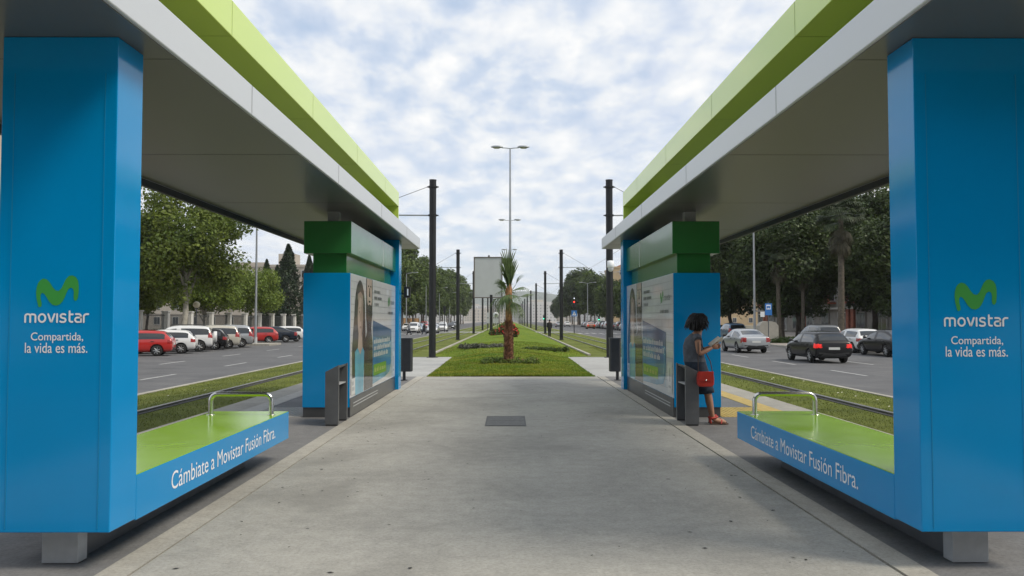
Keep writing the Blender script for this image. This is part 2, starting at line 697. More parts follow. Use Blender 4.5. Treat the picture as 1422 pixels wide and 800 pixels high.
# rounded stroke letters with x height 1 : (strokes, advance)
LET = {
    'm': ([[(0, 0), (0, .72)] + arc(.28, .72, .28, 180, 90, 4) + arc(.42, .76, .22, 90, 0, 4) + [(.64, 0)],
           arc(.86, .76, .22, 150, 90, 3) + arc(1.06, .72, .24, 90, 0, 4) + [(1.30, 0)]], 1.72),
    'o': ([arc(.42, .5, .42, 0, 360, 20, .5)], 1.20),
    'v': ([[(0, 1), (.36, 0), (.44, 0), (.80, 1)]], 1.14),
    'i': ([[(0, 0), (0, 1)]], .42),
    's': ([[(.62, .93), (.50, 1), (.22, 1)] + arc(.24, .76, .22, 100, 250, 5) + [(.24, .53), (.42, .47)] + arc(.42, .24, .24, 80, -90, 6) + [(.12, 0), (0, .07)]], 1.02),
    't': ([[(.14, 1.36), (.14, .28)] + arc(.38, .26, .24, 180, 270, 4) + [(.52, .02)], [(.14, .97), (.54, .97)]], .86),
    'a': ([[(.10, 1.0), (.40, 1.0)] + arc(.44, .70, .30, 90, 0, 5) + [(.74, 0), (.28, 0)] + arc(.28, .29, .28, 270, 90, 7) + [(.74, .58)]], 1.10),
    'r': ([[(0, 0), (0, .66)] + arc(.34, .66, .34, 180, 95, 5) + [(.56, 1.0)]], .80),
}


def wordmark(mb, origin, u, v, width, mi, lift):
    tot = sum(LET[c][1] for c in 'movistar') - .24
    k = width / tot
    x = 0.0
    for c in 'movistar':
        for st in LET[c][0]:
            pts = [((x + p[0] - tot / 2) * k, (p[1] - .5) * k) for p in st]
            if np.hypot(pts[0][0] - pts[-1][0], pts[0][1] - pts[-1][1]) < 1e-6:
                # closed ring, no end caps
                c0 = np.mean(np.array(pts[:-1]), axis=0)
                q0 = [np.array(p) for p in pts[:-1]]
                n0 = len(q0)
                vs = [tuple(p + (p - c0) / np.linalg.norm(p - c0) * e) for e in (.115 * k, -.115 * k) for p in q0]
                fs = [(a0, (a0 + 1) % n0, n0 + (a0 + 1) % n0, n0 + a0) for a0 in range(n0)]
            else:
                vs, fs = ribbon(pts, .23 * k)
            place2d(mb, vs, fs, origin, u, v, mi, lift)
            lift += .00015
        x += LET[c][1]

# ------------------------------------------------------------------ terrain
PX = 5.13                     # platform edge
TZ = -0.25                    # track bed
LK, LR = 9.60, -0.50          # left kerb x, left road z
RK, RR = 9.08, -0.42          # right kerb x, right road z

g = MB()
g.box(-3400, 3400, -400, 3200, -1.2, -0.75)
struct('ground', g, M_GROUND)


def grid_sheet(name, xs, ys, zf, m):
    xs, ys = list(xs), list(ys)
    vs = [(x, y, zf(x, y)) for y in ys for x in xs]
    nx = len(xs)
    fs = []
    for j in range(len(ys) - 1):
        for i in range(nx - 1):
            a = j * nx + i
            fs.append((a, a + 1, a + nx + 1, a + nx))
    b = MB()
    b.add(vs, fs, 0, True)
    return struct(name, b, m)


# platform: central slab, grooves, edge strips, dark paving, kerb
b = MB()
b.box(-2.345, 2.345, -16, 22.65, -.5, 0)
struct('platform_slab', b, M_CONC)
for s in (-1, 1):
    b = MB(s)
    b.box(2.362 if s < 0 else 2.372, 2.56, -16, 22.65, -.5, 0.0)
    struct('platform_edge_strip', b, M_CONC2)
    b = MB(s)
    b.box(2.3, 2.6, -16, 22.6, -.6, -.03)
    struct('drain_channel', b, M_RUBBER)
    b = MB(s)
    b.box(2.562, 4.60, 3.9, 22.65, -.5, -.004)
    struct('paving', b, M_PAVE)
    b = MB(s)
    b.box(4.602, PX, -16, 22.65, -.62, .001)
    struct('platform_kerb', b, M_CONC2)
    b = MB(s)
    b.box(2.562, 4.60, -16, 3.895, -.5, -.003)
    struct('paving', b, M_CONC2)  # unseen near paving, made pale to bounce light onto the columns
    # tactile strips: along the edge and across
    m = M_YELLOW if s > 0 else M_TACT
    b = MB(s)
    b.box(4.27, 4.597, -16, 22.5, -.03, .002)
    b.box(3.36, 4.268, 13.27, 14.7, -.03, .002)
    struct('tactile_strip', b, m)
    b = MB(s)
    for i in range(13):
        for j in range(20):
            cx, cy = 3.40 + i * .07, 13.31 + j * .07
            b.lathe([(.020, .002), (.012, .009)], (cx, cy, 0), n=6)
    struct('tactile_studs', b, m)
    # sloping path down to the tracks behind the shelters
    b = MB(s)
    z1 = -.14
    b.add([(2.30, 22.652, 0.001), (PX, 22.652, 0.001), (PX, 37.6, z1), (2.62, 37.6, z1), (2.30, 22.652, -.6), (PX, 22.652, -.6), (PX, 37.6, -.6), (2.62, 37.6, -.6)],
          [(0, 1, 2, 3), (1, 5, 6, 2), (2, 6, 7, 3), (3, 7, 4, 0), (0, 4, 5, 1)])
    struct('ramp_path', b, M_CONC3)


def med_z(x, y):
    """central lawn: low mound falling to the track edges"""
    if y < 37.7:
        edge = -.012 - .14 * max(0.0, y - 22.66) / 15 - .004
    else:
        edge = -.156 - .10 * min(1.0, (y - 37.7) / .8)
    top = .03 + .42 * max(0, min(1, (y - 30) / 60))
    w = 2.34 if y < 38 else 2.34 + 1.56 * min(1, (y - 38) / 4)
    k = min(1.0, abs(x) / w)
    return edge + (top - edge) * (1 - k * k)


def lawn(name, y0, y1, step, w):
    ys = np.arange(y0, y1 + .01, step)
    vs, fs = [], []
    n = 17
    for y in ys:
        ww = w(y)
        for i in range(n):
            x = -ww + 2 * ww * i / (n - 1)
            vs.append((x, y, med_z(x, y)))
    for j in range(len(ys) - 1):
        for i in range(n - 1):
            a = j * n + i
            fs.append((a, a + 1, a + n + 1, a + n))
    q = MB()
    q.add(vs, fs, 0, True)
    return struct(name, q, M_LAWN)


lawn('lawn', 22.655, 37.605, .5, lambda y: 2.30 + .32 * (y - 22.65) / 15)
lawn('lawn', 37.61, 115.0, .97, lambda y: 2.62 + 1.28 * min(1, (y - 37.6) / 4))
lawn('lawn', 121.0, 420.0, 5.0, lambda y: 3.9)

for s, K, Z, RZ in ((-1, LK, -.38, LR), (1, RK, -.30, RR)):
    # track grass: beside the platform, then from the platform end on
    b = MB(s)
    pts = [(PX + .002, TZ - .03), (6.0, TZ), (7.6, TZ), (K, Z - .02)]
    for (ya, yb) in ((-30, 115.0), (121.0, 420.0)):
        vs = [(x, ya, z) for x, z in pts] + [(x, yb, z) for x, z in pts]
        b.add(vs, [(i, i + 1, i + 5, i + 4) for i in range(3)], 0)
    struct('track_grass', b, M_TRACKGRASS)
    b = MB(s)
    for (ya, yb) in ((37.602, 115.0), (121.0, 420.0)):
        b.add([(1.9, ya, TZ + .045), (PX + .002, ya, TZ - .03), (PX + .002, yb, TZ - .03), (1.9, yb, TZ + .045)], [(0, 1, 2, 3)])
    struct('track_grass', b, M_TRACKGRASS)
    b = MB(s)
    for (ya, yb) in ((41.5, 115.0), (121.0, 420.0)):
        b.box(3.9, 4.05, ya, yb, -.6, -.17)
    struct('median_kerb', b, M_CONC2)
    b = MB(s)
    b.box(K, K + .15, -30, 115, -.7, Z)
    b.box(K, K + .15, 121, 420, -.7, Z)
    struct('road_kerb', b, M_CONC2)
    b = MB(s)
    b.box(-.5 if s > 0 else .0, K + .15, 115.0, 121.0, -.7, -.21)
    struct('crossing_path', b, M_CONC3)
    # rails in dark rubber seats
    for k, x in enumerate((5.73, 7.17)):
        b = MB(s)
        b.box(x - .14, x + .14, -30, 36.5, -.5, TZ + .012)
        struct('rail_seat', b, M_RUBBER)
        b = MB(s)
        b.prism([(x - .035, TZ), (x + .035, TZ), (x + .035, TZ + .05), (x + .02, TZ + .06), (x - .02, TZ + .06), (x - .035, TZ + .05)], -30, 420)
        o = b.build('tram_rail', M_STEELRAIL)
        side = 'left' if s < 0 else 'right'
        tag(o, ('steel tram rail on the %s track nearer the platform' if k == 0 else 'steel tram rail on the %s track nearer the road') % side, 'rail', 'tram rails in the grass')

# roads
b = MB()
b.box(-24.0, -LK - .152, -60, 900, -.9, LR)
struct('road', b, M_ASPH)
b = MB()
b.box(RK + .152, 22.2, -60, 900, -.9, RR)
struct('road', b, M_ASPH)
b = MB()
for x in (-12.6, -16.1):
    y = -30.5 if x > -13 else -29.0
    while y < 112:
        b.box(x - .06, x + .06, y, y + 3.0, LR - .02, LR + .004)
        y += 8.4
    y = 124
    while y < 300:
        b.box(x - .06, x + .06, y, y + 3.0, LR - .02, LR + .004)
        y += 8.4
for i in range(10):
    x = -10.3 - i * 1.0
    b.box(x - .5, x, 115.5, 120.5, LR - .02, LR + .004)
b.box(-LK - 9.0, -LK - .3, 122.6, 123.0, LR - .02, LR + .004)
struct('lane_marking', b, M_LINE)
b = MB()
for x in (12.5, 15.9):
    y = -28.5
    while y < 112:
        b.box(x - .06, x + .06, y, y + 3.2, RR - .02, RR + .004)
        y += 7.2
    y = 124
    while y < 300:
        b.box(x - .06, x + .06, y, y + 3.2, RR - .02, RR + .004)
        y += 8.0
for i in range(10):
    x = 9.8 + i * 1.0
    b.box(x, x + .5, 115.5, 120.5, RR - .02, RR + .004)
b.box(9.5, 18.6, 112.6, 113.0, RR - .02, RR + .004)
struct('lane_marking', b, M_LINE)
# pavements
b = MB()
b.box(-62, -24.15, -60, 900, -.9, LR + .13)
struct('pavement', b, M_SIDEWALK)
b = MB()
b.box(-24.148, -24.0, -60, 900, -.9, LR + .134)
struct('kerb', b, M_CONC2)
b = MB()
b.box(22.35, 48, -60, 900, -.9, RR + .13)
b.box(19.6, 22.348, 57.0, 72.0, -.9, RR + .13)
struct('pavement', b, M_SIDEWALK)
b = MB()
b.box(22.2, 22.348, -60, 56.998, -.9, RR + .134)
b.box(22.2, 22.348, 72.002, 900, -.9, RR + .134)
b.box(19.45, 19.598, 57.0, 72.0, -.9, RR + .134)
struct('kerb', b, M_CONC2)
b = MB()
b.prism_z([(-21.3, 65.6), (-19.0, 65.6), (-18.8, 66.2), (-18.8, 68.3), (-19.0, 68.8), (-21.3, 68.8)], -.8, LR + .14)
struct('kerb_island', b, M_CONC2)

# far hills
def hill(name, pts, y, depth, m):
    n = len(pts)
    vs = []
    for (x, z) in pts:
        vs += [(x, y - depth, -2), (x, y - depth * .45, z * .55), (x, y, z), (x, y + depth, -2)]
    fs = []
    for i in range(n - 1):
        for k in range(3):
            a = i * 4 + k
            fs.append((a, a + 4, a + 5, a + 1))
    q = MB()
    q.add(vs, fs, 0, True)
    return struct(name, q, m)


M_HILL = mat('hill_scrub', (.12, .14, .12), .95, var=.35, vscale=.004)
hp = []
for i in range(61):
    x = -3600 + i * 120
    hp.append((x * .65, .60 * (120 + 26 * math.sin(x * .0021 + .6) + 16 * math.sin(x * .0063 + 2) + 7 * math.sin(x * .017))))
hill('hills', hp, 2600, 500, M_HILL)


# ------------------------------------------------------------------ grass blades (nobody could count them)
def blades(name, pos, h, wid, m):
    n = len(pos)
    a = rng.uniform(0, 2 * math.pi, n)
    hh = h * rng.uniform(.5, 1.4, n)
    lean = rng.normal(0, .35, (n, 2)) * hh[:, None]
    dx, dy = np.cos(a) * wid * .5, np.sin(a) * wid * .5
    V = np.empty((n, 3, 3))
    V[:, 0] = pos + np.stack([-dx, -dy, np.zeros(n)], 1)
    V[:, 1] = pos + np.stack([dx, dy, np.zeros(n)], 1)
    V[:, 2] = pos + np.stack([lean[:, 0], lean[:, 1], hh], 1)
    F = np.arange(n * 3).reshape(n, 3)
    return raw_mesh(name, V.reshape(-1, 3), F, m)


M_BLADE = leaf_mat('grass_blade', (.10, .185, .012), (.29, .285, .035), .4, .3)
M_BLADE2 = leaf_mat('track_blade', (.13, .16, .026), (.22, .245, .055), .4, .25)
n = 52000
yy = 22.62 + (rng.random(n) ** 1.7) * 30
ww = np.where(yy < 38, 2.30 + .32 * (yy - 22.65) / 15, np.minimum(3.9, 2.62 + 1.28 * (yy - 37.6) / 4))
xx = rng.uniform(-1, 1, n) * ww
zz = np.array([med_z(x, y) for x, y in zip(xx, yy)])
clump = np.sin(xx * 3.1 + 1.3 * np.sin(yy * 1.7)) * np.sin(yy * 2.3 + xx)
o = blades('grass', np.stack([xx, yy, zz - .005], 1), .045, .022, M_BLADE)
tag(o, kind='stuff')
P = []
for s, K, Z in ((-1, LK, -.40), (1, RK, -.32)):
    n = 42000
    yy = 9 + (rng.random(n) ** 1.5) * 45
    xx = rng.uniform(PX + .05, K - .03, n)
    keep = (np.abs(xx - 5.73) > .17) & (np.abs(xx - 7.17) > .17)
    xx, yy = xx[keep], yy[keep]
    zz = np.where(xx < 7.6, TZ, TZ + (Z - TZ) * (xx - 7.6) / (K - 7.6))
    P.append(np.stack([s * xx, yy, zz - .01], 1))
o = blades('grass', np.concatenate(P), .032, .024, M_BLADE2)
tag(o, kind='stuff')
# bits of pale litter and blossom lying in the grass
b = MB()
for i in range(30):
    s = random.choice((-1, 1, 1))
    x, y = s * random.uniform(7.4, 8.9), random.uniform(11, 34)
    r = random.uniform(.012, .035)
    q = Vector((x, y, TZ + .02))
    a = random.random() * 3
    z = TZ + (-.13 if s < 0 else -.05) * max(0, (abs(x) - 7.6) / 1.6) + .05
    b.add([(x - r, y - r * .6, z), (x + r, y - r * .3, z + .01), (x + r * .6, y + r, z + .02), (x - r * .7, y + r * .6, z + .01)], [(0, 1, 2, 3)])
for i in range(260):
    x, y = random.choice((random.uniform(-2.3, 2.3), -2.2 + random.expovariate(2.2), 2.2 - random.expovariate(2.2))), random.uniform(3.2, 20)
    if abs(x) > 2.32:
        continue
    a, r = random.random() * 6.28, random.uniform(.008, .026)
    k = random.uniform(.25, .7)
    c, s_ = math.cos(a) * r, math.sin(a) * r
    b.add([(x - c, y - s_, .003), (x + s_ * k, y - c * k, .005), (x + c, y + s_, .004), (x - s_ * k, y + c * k, .006)], [(0, 1, 2, 3)], 1)
tag(b.build('fallen_leaves', [mat('dry_leaf', (.50, .48, .36), .8), mat('dark_litter', (.045, .042, .038), .9, island=.5)]), kind='stuff')

# ------------------------------------------------------------------ tram shelters
def poster(s, root, off):
    Y0, Y1, Z0, Z1 = 13.245, 18.42, .30, 2.292
    X = s * 2.581
    u = (0, 1, 0) if s < 0 else (0, -1, 0)
    v = (0, 0, 1)
    nx = 1 if s < 0 else -1
    org = np.array((X, Y0 if s < 0 else Y1, 0.0))
    wid = Y1 - Y0
    o3 = off
    glass = dict(rough=.5, coat=.9)
    MW = mat('poster_brick', (.56, .58, .60), var=.10, vscale=1.2, **glass)
    MJ = mat('poster_joint', (.42, .44, .46), **glass)
    MD = mat('poster_dark', (.035, .032, .034), **glass)
    MSK = mat('poster_skin', (.46, .37, .32), var=.12, vscale=4, **glass)
    MD2 = mat('poster_halftone', (.30, .225, .19), **glass)
    MSH = mat('poster_shade', (.28, .20, .165), **glass)
    MT = mat('poster_teal', (.09, .36, .52), var=.25, vscale=2, **glass)
    MBL = mat('poster_blue', (.012, .17, .38), var=.3, vscale=1.0, **glass)
    MBD = mat('poster_roof', (.010, .085, .20), var=.2, vscale=1.0, **glass)
    MBL2 = mat('poster_paleblue', (.10, .30, .44), var=.3, vscale=1.5, **glass)
    MTX = mat('poster_text', (.66, .70, .74), **glass)
    MGR = mat('poster_button', (.12, .34, .03), **glass)
    MPAPER = mat('poster_paper', (.68, .69, .68), **glass)
    MGT = mat('poster_buttontext', (.52, .62, .20), **glass)
    MGX = mat('poster_greytext', (.16, .17, .19), **glass)

    def part(name, shapes, m, lift, parent):
        """shapes: list of 2D polygons (metres along u, height z)"""
        q = MB()
        for ip, p in enumerate(shapes):
            vs = [tuple(org + np.array(u) * a + np.array(v) * z + np.array((nx * (lift + .00022 * min(ip, 4)), 0, 0))) for a, z in p]
            q.add(vs, [tuple(range(len(vs)))])
        return q.build(name, m, parent, off=o3)

    def ell(cx, cz, rx, rz, n=26, a0=0, a1=360):
        return [(cx + rx * math.cos(R(a0 + (a1 - a0) * i / n)), cz + rz * math.sin(R(a0 + (a1 - a0) * i / n))) for i in range(n if a1 - a0 == 360 else n + 1)]

    q = MB()
    q.add([tuple(org + np.array(u) * a + np.array(v) * z + np.array((nx * l, 0, 0)))
           for l in (-.006, .004) for a, z in ((0, Z0), (wid, Z0), (wid, Z1), (0, Z1))],
          [(3, 2, 1, 0), (4, 5, 6, 7), (0, 1, 5, 4), (1, 2, 6, 5), (2, 3, 7, 6), (3, 0, 4, 7)])
    base = q.build('poster', MW, root, off=o3)
    # painted brick joints
    j = []
    for k in range(15):
        z = .42 + k * .125
        j.append([(.02, z), (wid - .02, z), (wid - .02, z + .011), (.02, z + .011)])
        st = .3 if k % 2 else 0.0
        for c in range(9):
            a = st + c * .6
            if .05 < a < wid - .05 and z + .125 < Z1:
                j.append([(a, z + .011), (a + .009, z + .011), (a + .009, z + .125), (a, z + .125)])
    part('brick_joints', j, MJ, .0052, base)
    # woman
    part('woman_portrait', [ell(.82, 1.62, .50, .60, 30), [(.30, 1.6), (1.34, 1.55), (1.42, .95), (1.18, .62), (.16, .50), (.14, 1.1)]], MD, .0064, base)
    part('woman_face', [ell(.86, 1.62, .255, .40, 30), [(.70, 1.35), (1.02, 1.35), (1.08, 1.02), (.86, .92), (.62, 1.02)]], MSK, .0076, base)
    part('woman_shade', [ell(.86, 1.62, .255, .40, 20, -70, 70) , [(.60, 1.98), (.86, 2.03), (1.08, 1.96), (1.14, 1.78), (1.0, 1.90), (.78, 1.93), (.64, 1.74)]], MD2, .0080, base)
    part('woman_features', [ell(.76, 1.68, .052, .020, 12), ell(.98, 1.68, .052, .020, 12), ell(.87, 1.42, .10, .022, 14), [(.85, 1.66), (.89, 1.66), (.915, 1.52), (.84, 1.52)],
                            [(.68, 1.745), (.83, 1.765), (.83, 1.75), (.68, 1.725)], [(.91, 1.765), (1.06, 1.745), (1.06, 1.725), (.91, 1.75)]], MSH, .0088, base)
    part('woman_top', [[(.36, 1.02), (.62, 1.08), (.86, .96), (1.08, 1.08), (1.24, 1.0), (1.16, .31), (.42, .31)]], MT, .0088, base)
    # man
    part('man_portrait', [[(1.42, 1.62), (1.42, 2.288), (2.08, 2.288), (2.09, 1.66), (1.98, 1.40), (2.12, 1.12), (2.16, .31), (1.24, .31), (1.28, 1.15), (1.55, 1.34)]], MD, .0070, base)
    part('man_face', [[(1.50, 1.92), (1.48, 2.284), (2.02, 2.284), (2.02, 1.92), (1.96, 1.74), (1.82, 1.66), (1.68, 1.66), (1.56, 1.74)]], MSK, .0080, base)
    part('man_features', [ell(1.64, 2.15, .052, .018, 12), ell(1.88, 2.15, .052, .018, 12), [(1.73, 2.12), (1.79, 2.12), (1.83, 1.96), (1.70, 1.96)], ell(1.76, 1.875, .10, .018, 12),
                          [(1.52, 1.86), (1.58, 1.72), (1.70, 1.655), (1.83, 1.655), (1.94, 1.72), (2.01, 1.86), (1.93, 1.80), (1.76, 1.83), (1.60, 1.80)]], MD, .0092, base)
    # house shaped panel
    part('house_panel', [[(2.16, 1.02), (2.16, 1.24), (4.58, 1.10), (4.58, .72), (4.50, .60), (2.16, .60)]], MBL, .0075, base)
    part('house_roof', [[(2.16, 1.24), (2.16, 1.54), (4.58, 1.34), (4.58, 1.10)]], MBD, .0077, base)
    part('house_base', [[(2.16, .598), (4.50, .598), (4.30, .46), (3.7, .40), (2.16, .36)]], MBL2, .0076, base)
    tx = []
    for z, a1, seed in ((1.10, 4.28, 3), (.975, 4.42, 5), (.85, 4.05, 8)):
        rr = random.Random(seed)
        a = 2.26
        while a < a1:
            w = rr.uniform(.10, .34)
            e = min(a + w, a1)
            c = a
            while c < e:
                tall = rr.random() < .35
                tx.append([(c, z), (c + .036, z), (c + .036, z + (.095 if tall else .07)), (c, z + (.095 if tall else .07))])
                c += .05
            a = e + .07
    part('panel_text', tx, MTX, .0092, base)
    part('button', [[(2.24, .50), (3.80, .50), (3.84, .54), (3.84, .67), (3.80, .71), (2.24, .71)]], MGR, .0094, base)
    tx = []
    rr = random.Random(4)
    a = 2.36
    while a < 3.66:
        tall = rr.random() < .35
        tx.append([(a, .565), (a + .034, .565), (a + .034, .565 + (.085 if tall else .062)), (a, .565 + (.085 if tall else .062))])
        a += .05 if rr.random() < .8 else .12
    part('button_text', tx, MGT, .0104, base)
    tx = []
    for z, a0, a1 in ((2.05, 2.30, 3.02), (1.93, 2.30, 3.22), (1.81, 2.30, 2.80), (1.66, 4.05, 4.86)):
        a = a0
        while a < a1:
            tx.append([(a, z), (a + .026, z), (a + .026, z + .055), (a, z + .055)])
            a += .04 if rr.random() < .8 else .09
    part('small_text', tx, MGX, .0064, base)
    q = MB()
    c = org + np.array(u) * 4.22 + np.array(v) * 1.93
    wave_mark(q, c, u, v, .30, 0, .0066)
    q.build('logo', mat('poster_logo', (.05, .26, .06), **glass), base, off=o3)
    q = MB()
    wordmark(q, org + np.array(u) * 4.72 + np.array(v) * 1.91, u, v, .52, 0, .0066)
    q.build('lettering', MGX, base, off=o3)
    part('paper_notice', [[(.06, .34), (.40, .34), (.40, .60), (.06, .60)], [(4.72, .36), (5.08, .36), (5.08, .86), (4.72, .86)]], MPAPER, .0106, base)
    part('notice_print', [[(.13, .40), (.33, .40), (.33, .46), (.13, .46)], [(.13, .49), (.28, .49), (.28, .55), (.13, .55)],
                          [(4.80, .44), (5.0, .44), (5.0, .48), (4.80, .48)], [(4.86, .54), (4.94, .54), (4.94, .76), (4.86, .76)]], MJ, .0116, base)
    # outline drawing of a figure beside the house panel
    q = MB()
    for pts in ([(4.40, .98), (4.44, .84), (4.36, .66), (4.40, .44)], [(4.52, .98), (4.50, .80), (4.56, .62), (4.54, .42)], ell(4.46, 1.02, .05, .06, 12) + [(4.51, 1.02)]):
        vs, fs = ribbon(pts, .022)
        place2d(q, vs, fs, org, u, v, 0, .0120)
    q.build('figure_outline', mat('poster_cyan', (.25, .55, .66), **glass), base, off=o3)


def shelter(s):
    side = 'left' if s < 0 else 'right'
    L = (s * 3.0, 5.35, 0.0)
    root = thing('tram_shelter', 'blue and lime tram shelter with bench and poster wall, %s side of the platform' % side, 'tram shelter', L, 0,
                 'facing tram shelters on the platform')
    # front column
    b = MB(s)
    b.box(2.51, 3.235, 5.17, 5.53, .236, 3.334)
    col = b.build('front_column', M_BLUE, root, off=L, bevel=.006)
    b = MB(s)
    for x in (2.585, 3.155):
        b.box(x - .003, x + .003, 5.1675, 5.172, .26, 3.10)
    b.build('panel_joint', M_SEAM, col, off=L)
    b = MB(s)
    b.box(2.79, 3.02, 5.34, 5.46, 0, .236)
    b.build('foot', M_POSTG, root, off=L, bevel=.004)
    b = MB(s)
    b.box(2.83, 2.98, 5.462, 8.8, 0, .228)
    b.build('foot_beam', M_DGREY, root, off=L)
    # logo + lettering on the front of the column
    cx = -2.861 if s < 0 else 2.873
    dz = 0 if s < 0 else -.024
    u, v = (1, 0, 0), (0, 0, 1)
    q = MB()
    wave_mark(q, (cx - L[0], 5.17 - L[1], 1.727 + dz), u, v, .265, 0, .0022)
    q.build('logo', M_PGREEN, col)
    q = MB()
    wordmark(q, (cx - L[0], 5.17 - L[1], 1.560 + dz), u, v, .392, 0, .0022)
    q.build('lettering', M_WHITE, col)
    text_mesh('lettering', 'Compartida,', M_WHITE, col, (cx - L[0] + .004, 5.17 - L[1], 1.438 + dz), u, v, .325, .066, .004, .0022)
    text_mesh('lettering', 'la vida es m\u00e1s.', M_WHITE, col, (cx - L[0], 5.17 - L[1], 1.375 + dz), u, v, .388, .064, .004, .0022)
    # bench
    b = MB(s)
    b.box(2.51, 3.36, 5.532, 9.32, .226, .522)
    ben = b.build('bench', M_BLUE, root, off=L, bevel=.004)
    b = MB(s)
    b.box(2.516, 3.354, 5.534, 9.314, .50, .527)
    b.build('seat', M_LIME, root, off=L, bevel=.003)
    b = MB(s)
    pts = [(2.60, 8.95, .52), (2.60, 8.95, .68)] + [(2.60 + .07 - .07 * math.cos(R(a)), 8.95, .68 + .07 * math.sin(R(a))) for a in (22, 45, 68, 90)]
    pts += [(3.25 - .07 + .07 * math.sin(R(a)), 8.95, .68 + .07 * math.cos(R(a))) for a in (0, 22, 45, 68, 90)] + [(3.25, 8.95, .52)]
    b.tube(pts, .026, 12)
    for x in (2.60, 3.25):
        b.lathe([(.045, .526), (.045, .532), (.03, .534)], (x, 8.95, 0), n=16)
    b.build('handrail', M_STEEL, ben, off=L)
    uu = (0, 1, 0) if s < 0 else (0, -1, 0)
    text_mesh('lettering', 'C\u00e1mbiate a Movistar Fusi\u00f3n Fibra.', M_WHITE, ben, (s * 2.51 - L[0], 7.44 - L[1], .372), uu, (0, 0, 1), 2.68, .132, .0, .0022)
    # poster wall
    b = MB(s)
    b.box(2.585, 3.335, 13.24, 18.44, .154, 2.298)
    b.build('wall_cabinet', M_BLUE, root, off=L, bevel=.005)
    b = MB(s)
    b.box(2.60, 3.325, 13.255, 18.44, 0, .153)
    b.box(2.574, 2.599, 13.25, 18.42, 0, .29)
    b.build('plinth', M_PLINTH, root, off=L)
    b = MB(s)
    for z in (.14, .19):
        b.box(2.572, 2.5745, 13.5, 16.0, z, z + .012)
    b.build('plinth_trim', M_GREY, root, off=L)
    b = MB(s)
    b.box(2.665, 3.205, 13.33, 18.30, 2.299, 2.611)
    b.build('green_band', M_GREEN, root, off=L, bevel=.004)
    b = MB(s)
    b.box(2.575, 3.335, 13.24, 18.44, 2.612, 3.131)
    gb = b.build('green_box', M_GREEN, root, off=L, bevel=.006)
    b = MB(s)
    b.box(2.5735, 2.576, 16.58, 16.62, 2.614, 3.129)
    b.build('box_joint', M_GREY, gb, off=L)
    b = MB(s)
    b.box(2.50, 3.20, 18.45, 18.85, 0, 3.334)
    b.build('rear_column', M_BLUE, root, off=L, bevel=.006)
    b = MB(s)
    b.box(2.86, 3.04, 13.62, 13.80, 3.132, 3.334)
    b.build('roof_post', M_POSTG, root, off=L)
    # canopy
    b = MB(s)
    b.box(2.30, 4.70, 4.46, 20.93, 3.342, 3.606)
    can = b.build('canopy', M_GREY, root, off=L, bevel=.008)
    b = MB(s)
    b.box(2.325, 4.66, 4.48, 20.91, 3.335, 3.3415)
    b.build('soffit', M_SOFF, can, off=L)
    b = MB(s)
    b.box(2.42, 4.66, 4.5, 20.9, 3.6065, 3.609)
    b.build('bounce_blocker', mat('bounce_blocker_dark', (.10, .10, .10), .8), can, off=L)  # dark sheet added on the canopy to cut bounce under the lime tray
    b = MB(s)
    for y in (5.62, 8.9, 12.6, 16.3, 19.6):
        b.box(2.33, 4.655, y - .002, y + .002, 3.3335, 3.3352)
    b.build('soffit_joint', M_RIM, can, off=L)
    b = MB(s)
    for y in (7.2, 10.9, 14.6, 18.2):
        b.box(2.298, 2.301, y - .0015, y + .0015, 3.35, 3.60)
    b.build('fascia_joint', M_RIM, can, off=L)
    b = MB(s)
    b.box(4.702, 4.76, 4.46, 20.93, 3.26, 3.42)
    b.build('gutter', M_RIM, can, off=L)
    # lime roof tray standing clear of the canopy
    b = MB(s)
    b.box(2.72, 4.5, 4.62, 20.02, 4.285, 4.635)
    lt = b.build('roof_tray', M_LIMEM, root, off=L, bevel=.006)
    b = MB(s)
    b.box(2.722, 4.5, 19.94, 20.02, 3.6095, 4.284)
    b.box(2.722, 4.5, 4.62, 4.70, 3.6095, 4.284)
    b.build('tray_end', M_LIMEM, lt, off=L)
    b = MB(s)
    b.box(3.35, 4.1, 4.71, 19.93, 3.6095, 4.283)
    b.build('tray_support', M_LIMEM, lt, off=L)
    b = MB(s)
    for y in (7.9, 11.2, 14.5, 17.8):
        b.box(2.7185, 2.7215, y - .002, y + .002, 4.29, 4.63)
        b.box(2.73, 3.34, y - .002, y + .002, 4.2835, 4.2852)
    b.build('tray_joint', mat('lime_joint', (.16, .24, .02), .6), lt, off=L)
    poster(s, root, L)
    return root


for s in (-1, 1):
    shelter(s)

# leaning rests at the near end of each poster wall
for s in (-1, 1):
    side = 'left' if s < 0 else 'right'
    L = (s * 2.64, 12.5, 0)
    root = thing('leaning_rest', 'grey metal leaning rest with a small shelf ' + ('standing free by the left poster wall' if s < 0 else 'with a woman perched on it'),
                 'leaning rest', L, 0, 'leaning rests')
    for (y0, y1) in ((12.16, 12.22), (12.80, 12.86)):
        b = MB(s)
        b.prism([(2.54, .02), (2.735, .02), (2.735, .785), (2.54, .885)], y0, y1)
        b.build('side_panel', M_DGREY, root, off=L, bevel=.003)
        b = MB(s)
        b.box(2.55, 2.725, y0 + .004, y1 - .004, 0, .0195)
        b.build('base_plate', M_RIM, root, off=L)
    b = MB(s)
    b.prism([(2.56, .845), (2.70, .775), (2.70, .803), (2.56, .873)], 12.2215, 12.7985)
    b.build('perch', M_DGREY, root, off=L)
    b = MB(s)
    b.box(2.705, 2.725, 12.2215, 12.7985, .05, .77)
    b.build('back_panel', M_DGREY, root, off=L)
    b = MB(s)
    b.box(2.56, 2.70, 12.2215, 12.7985, .585, .60)
    b.build('shelf', M_POSTG, root, off=L)

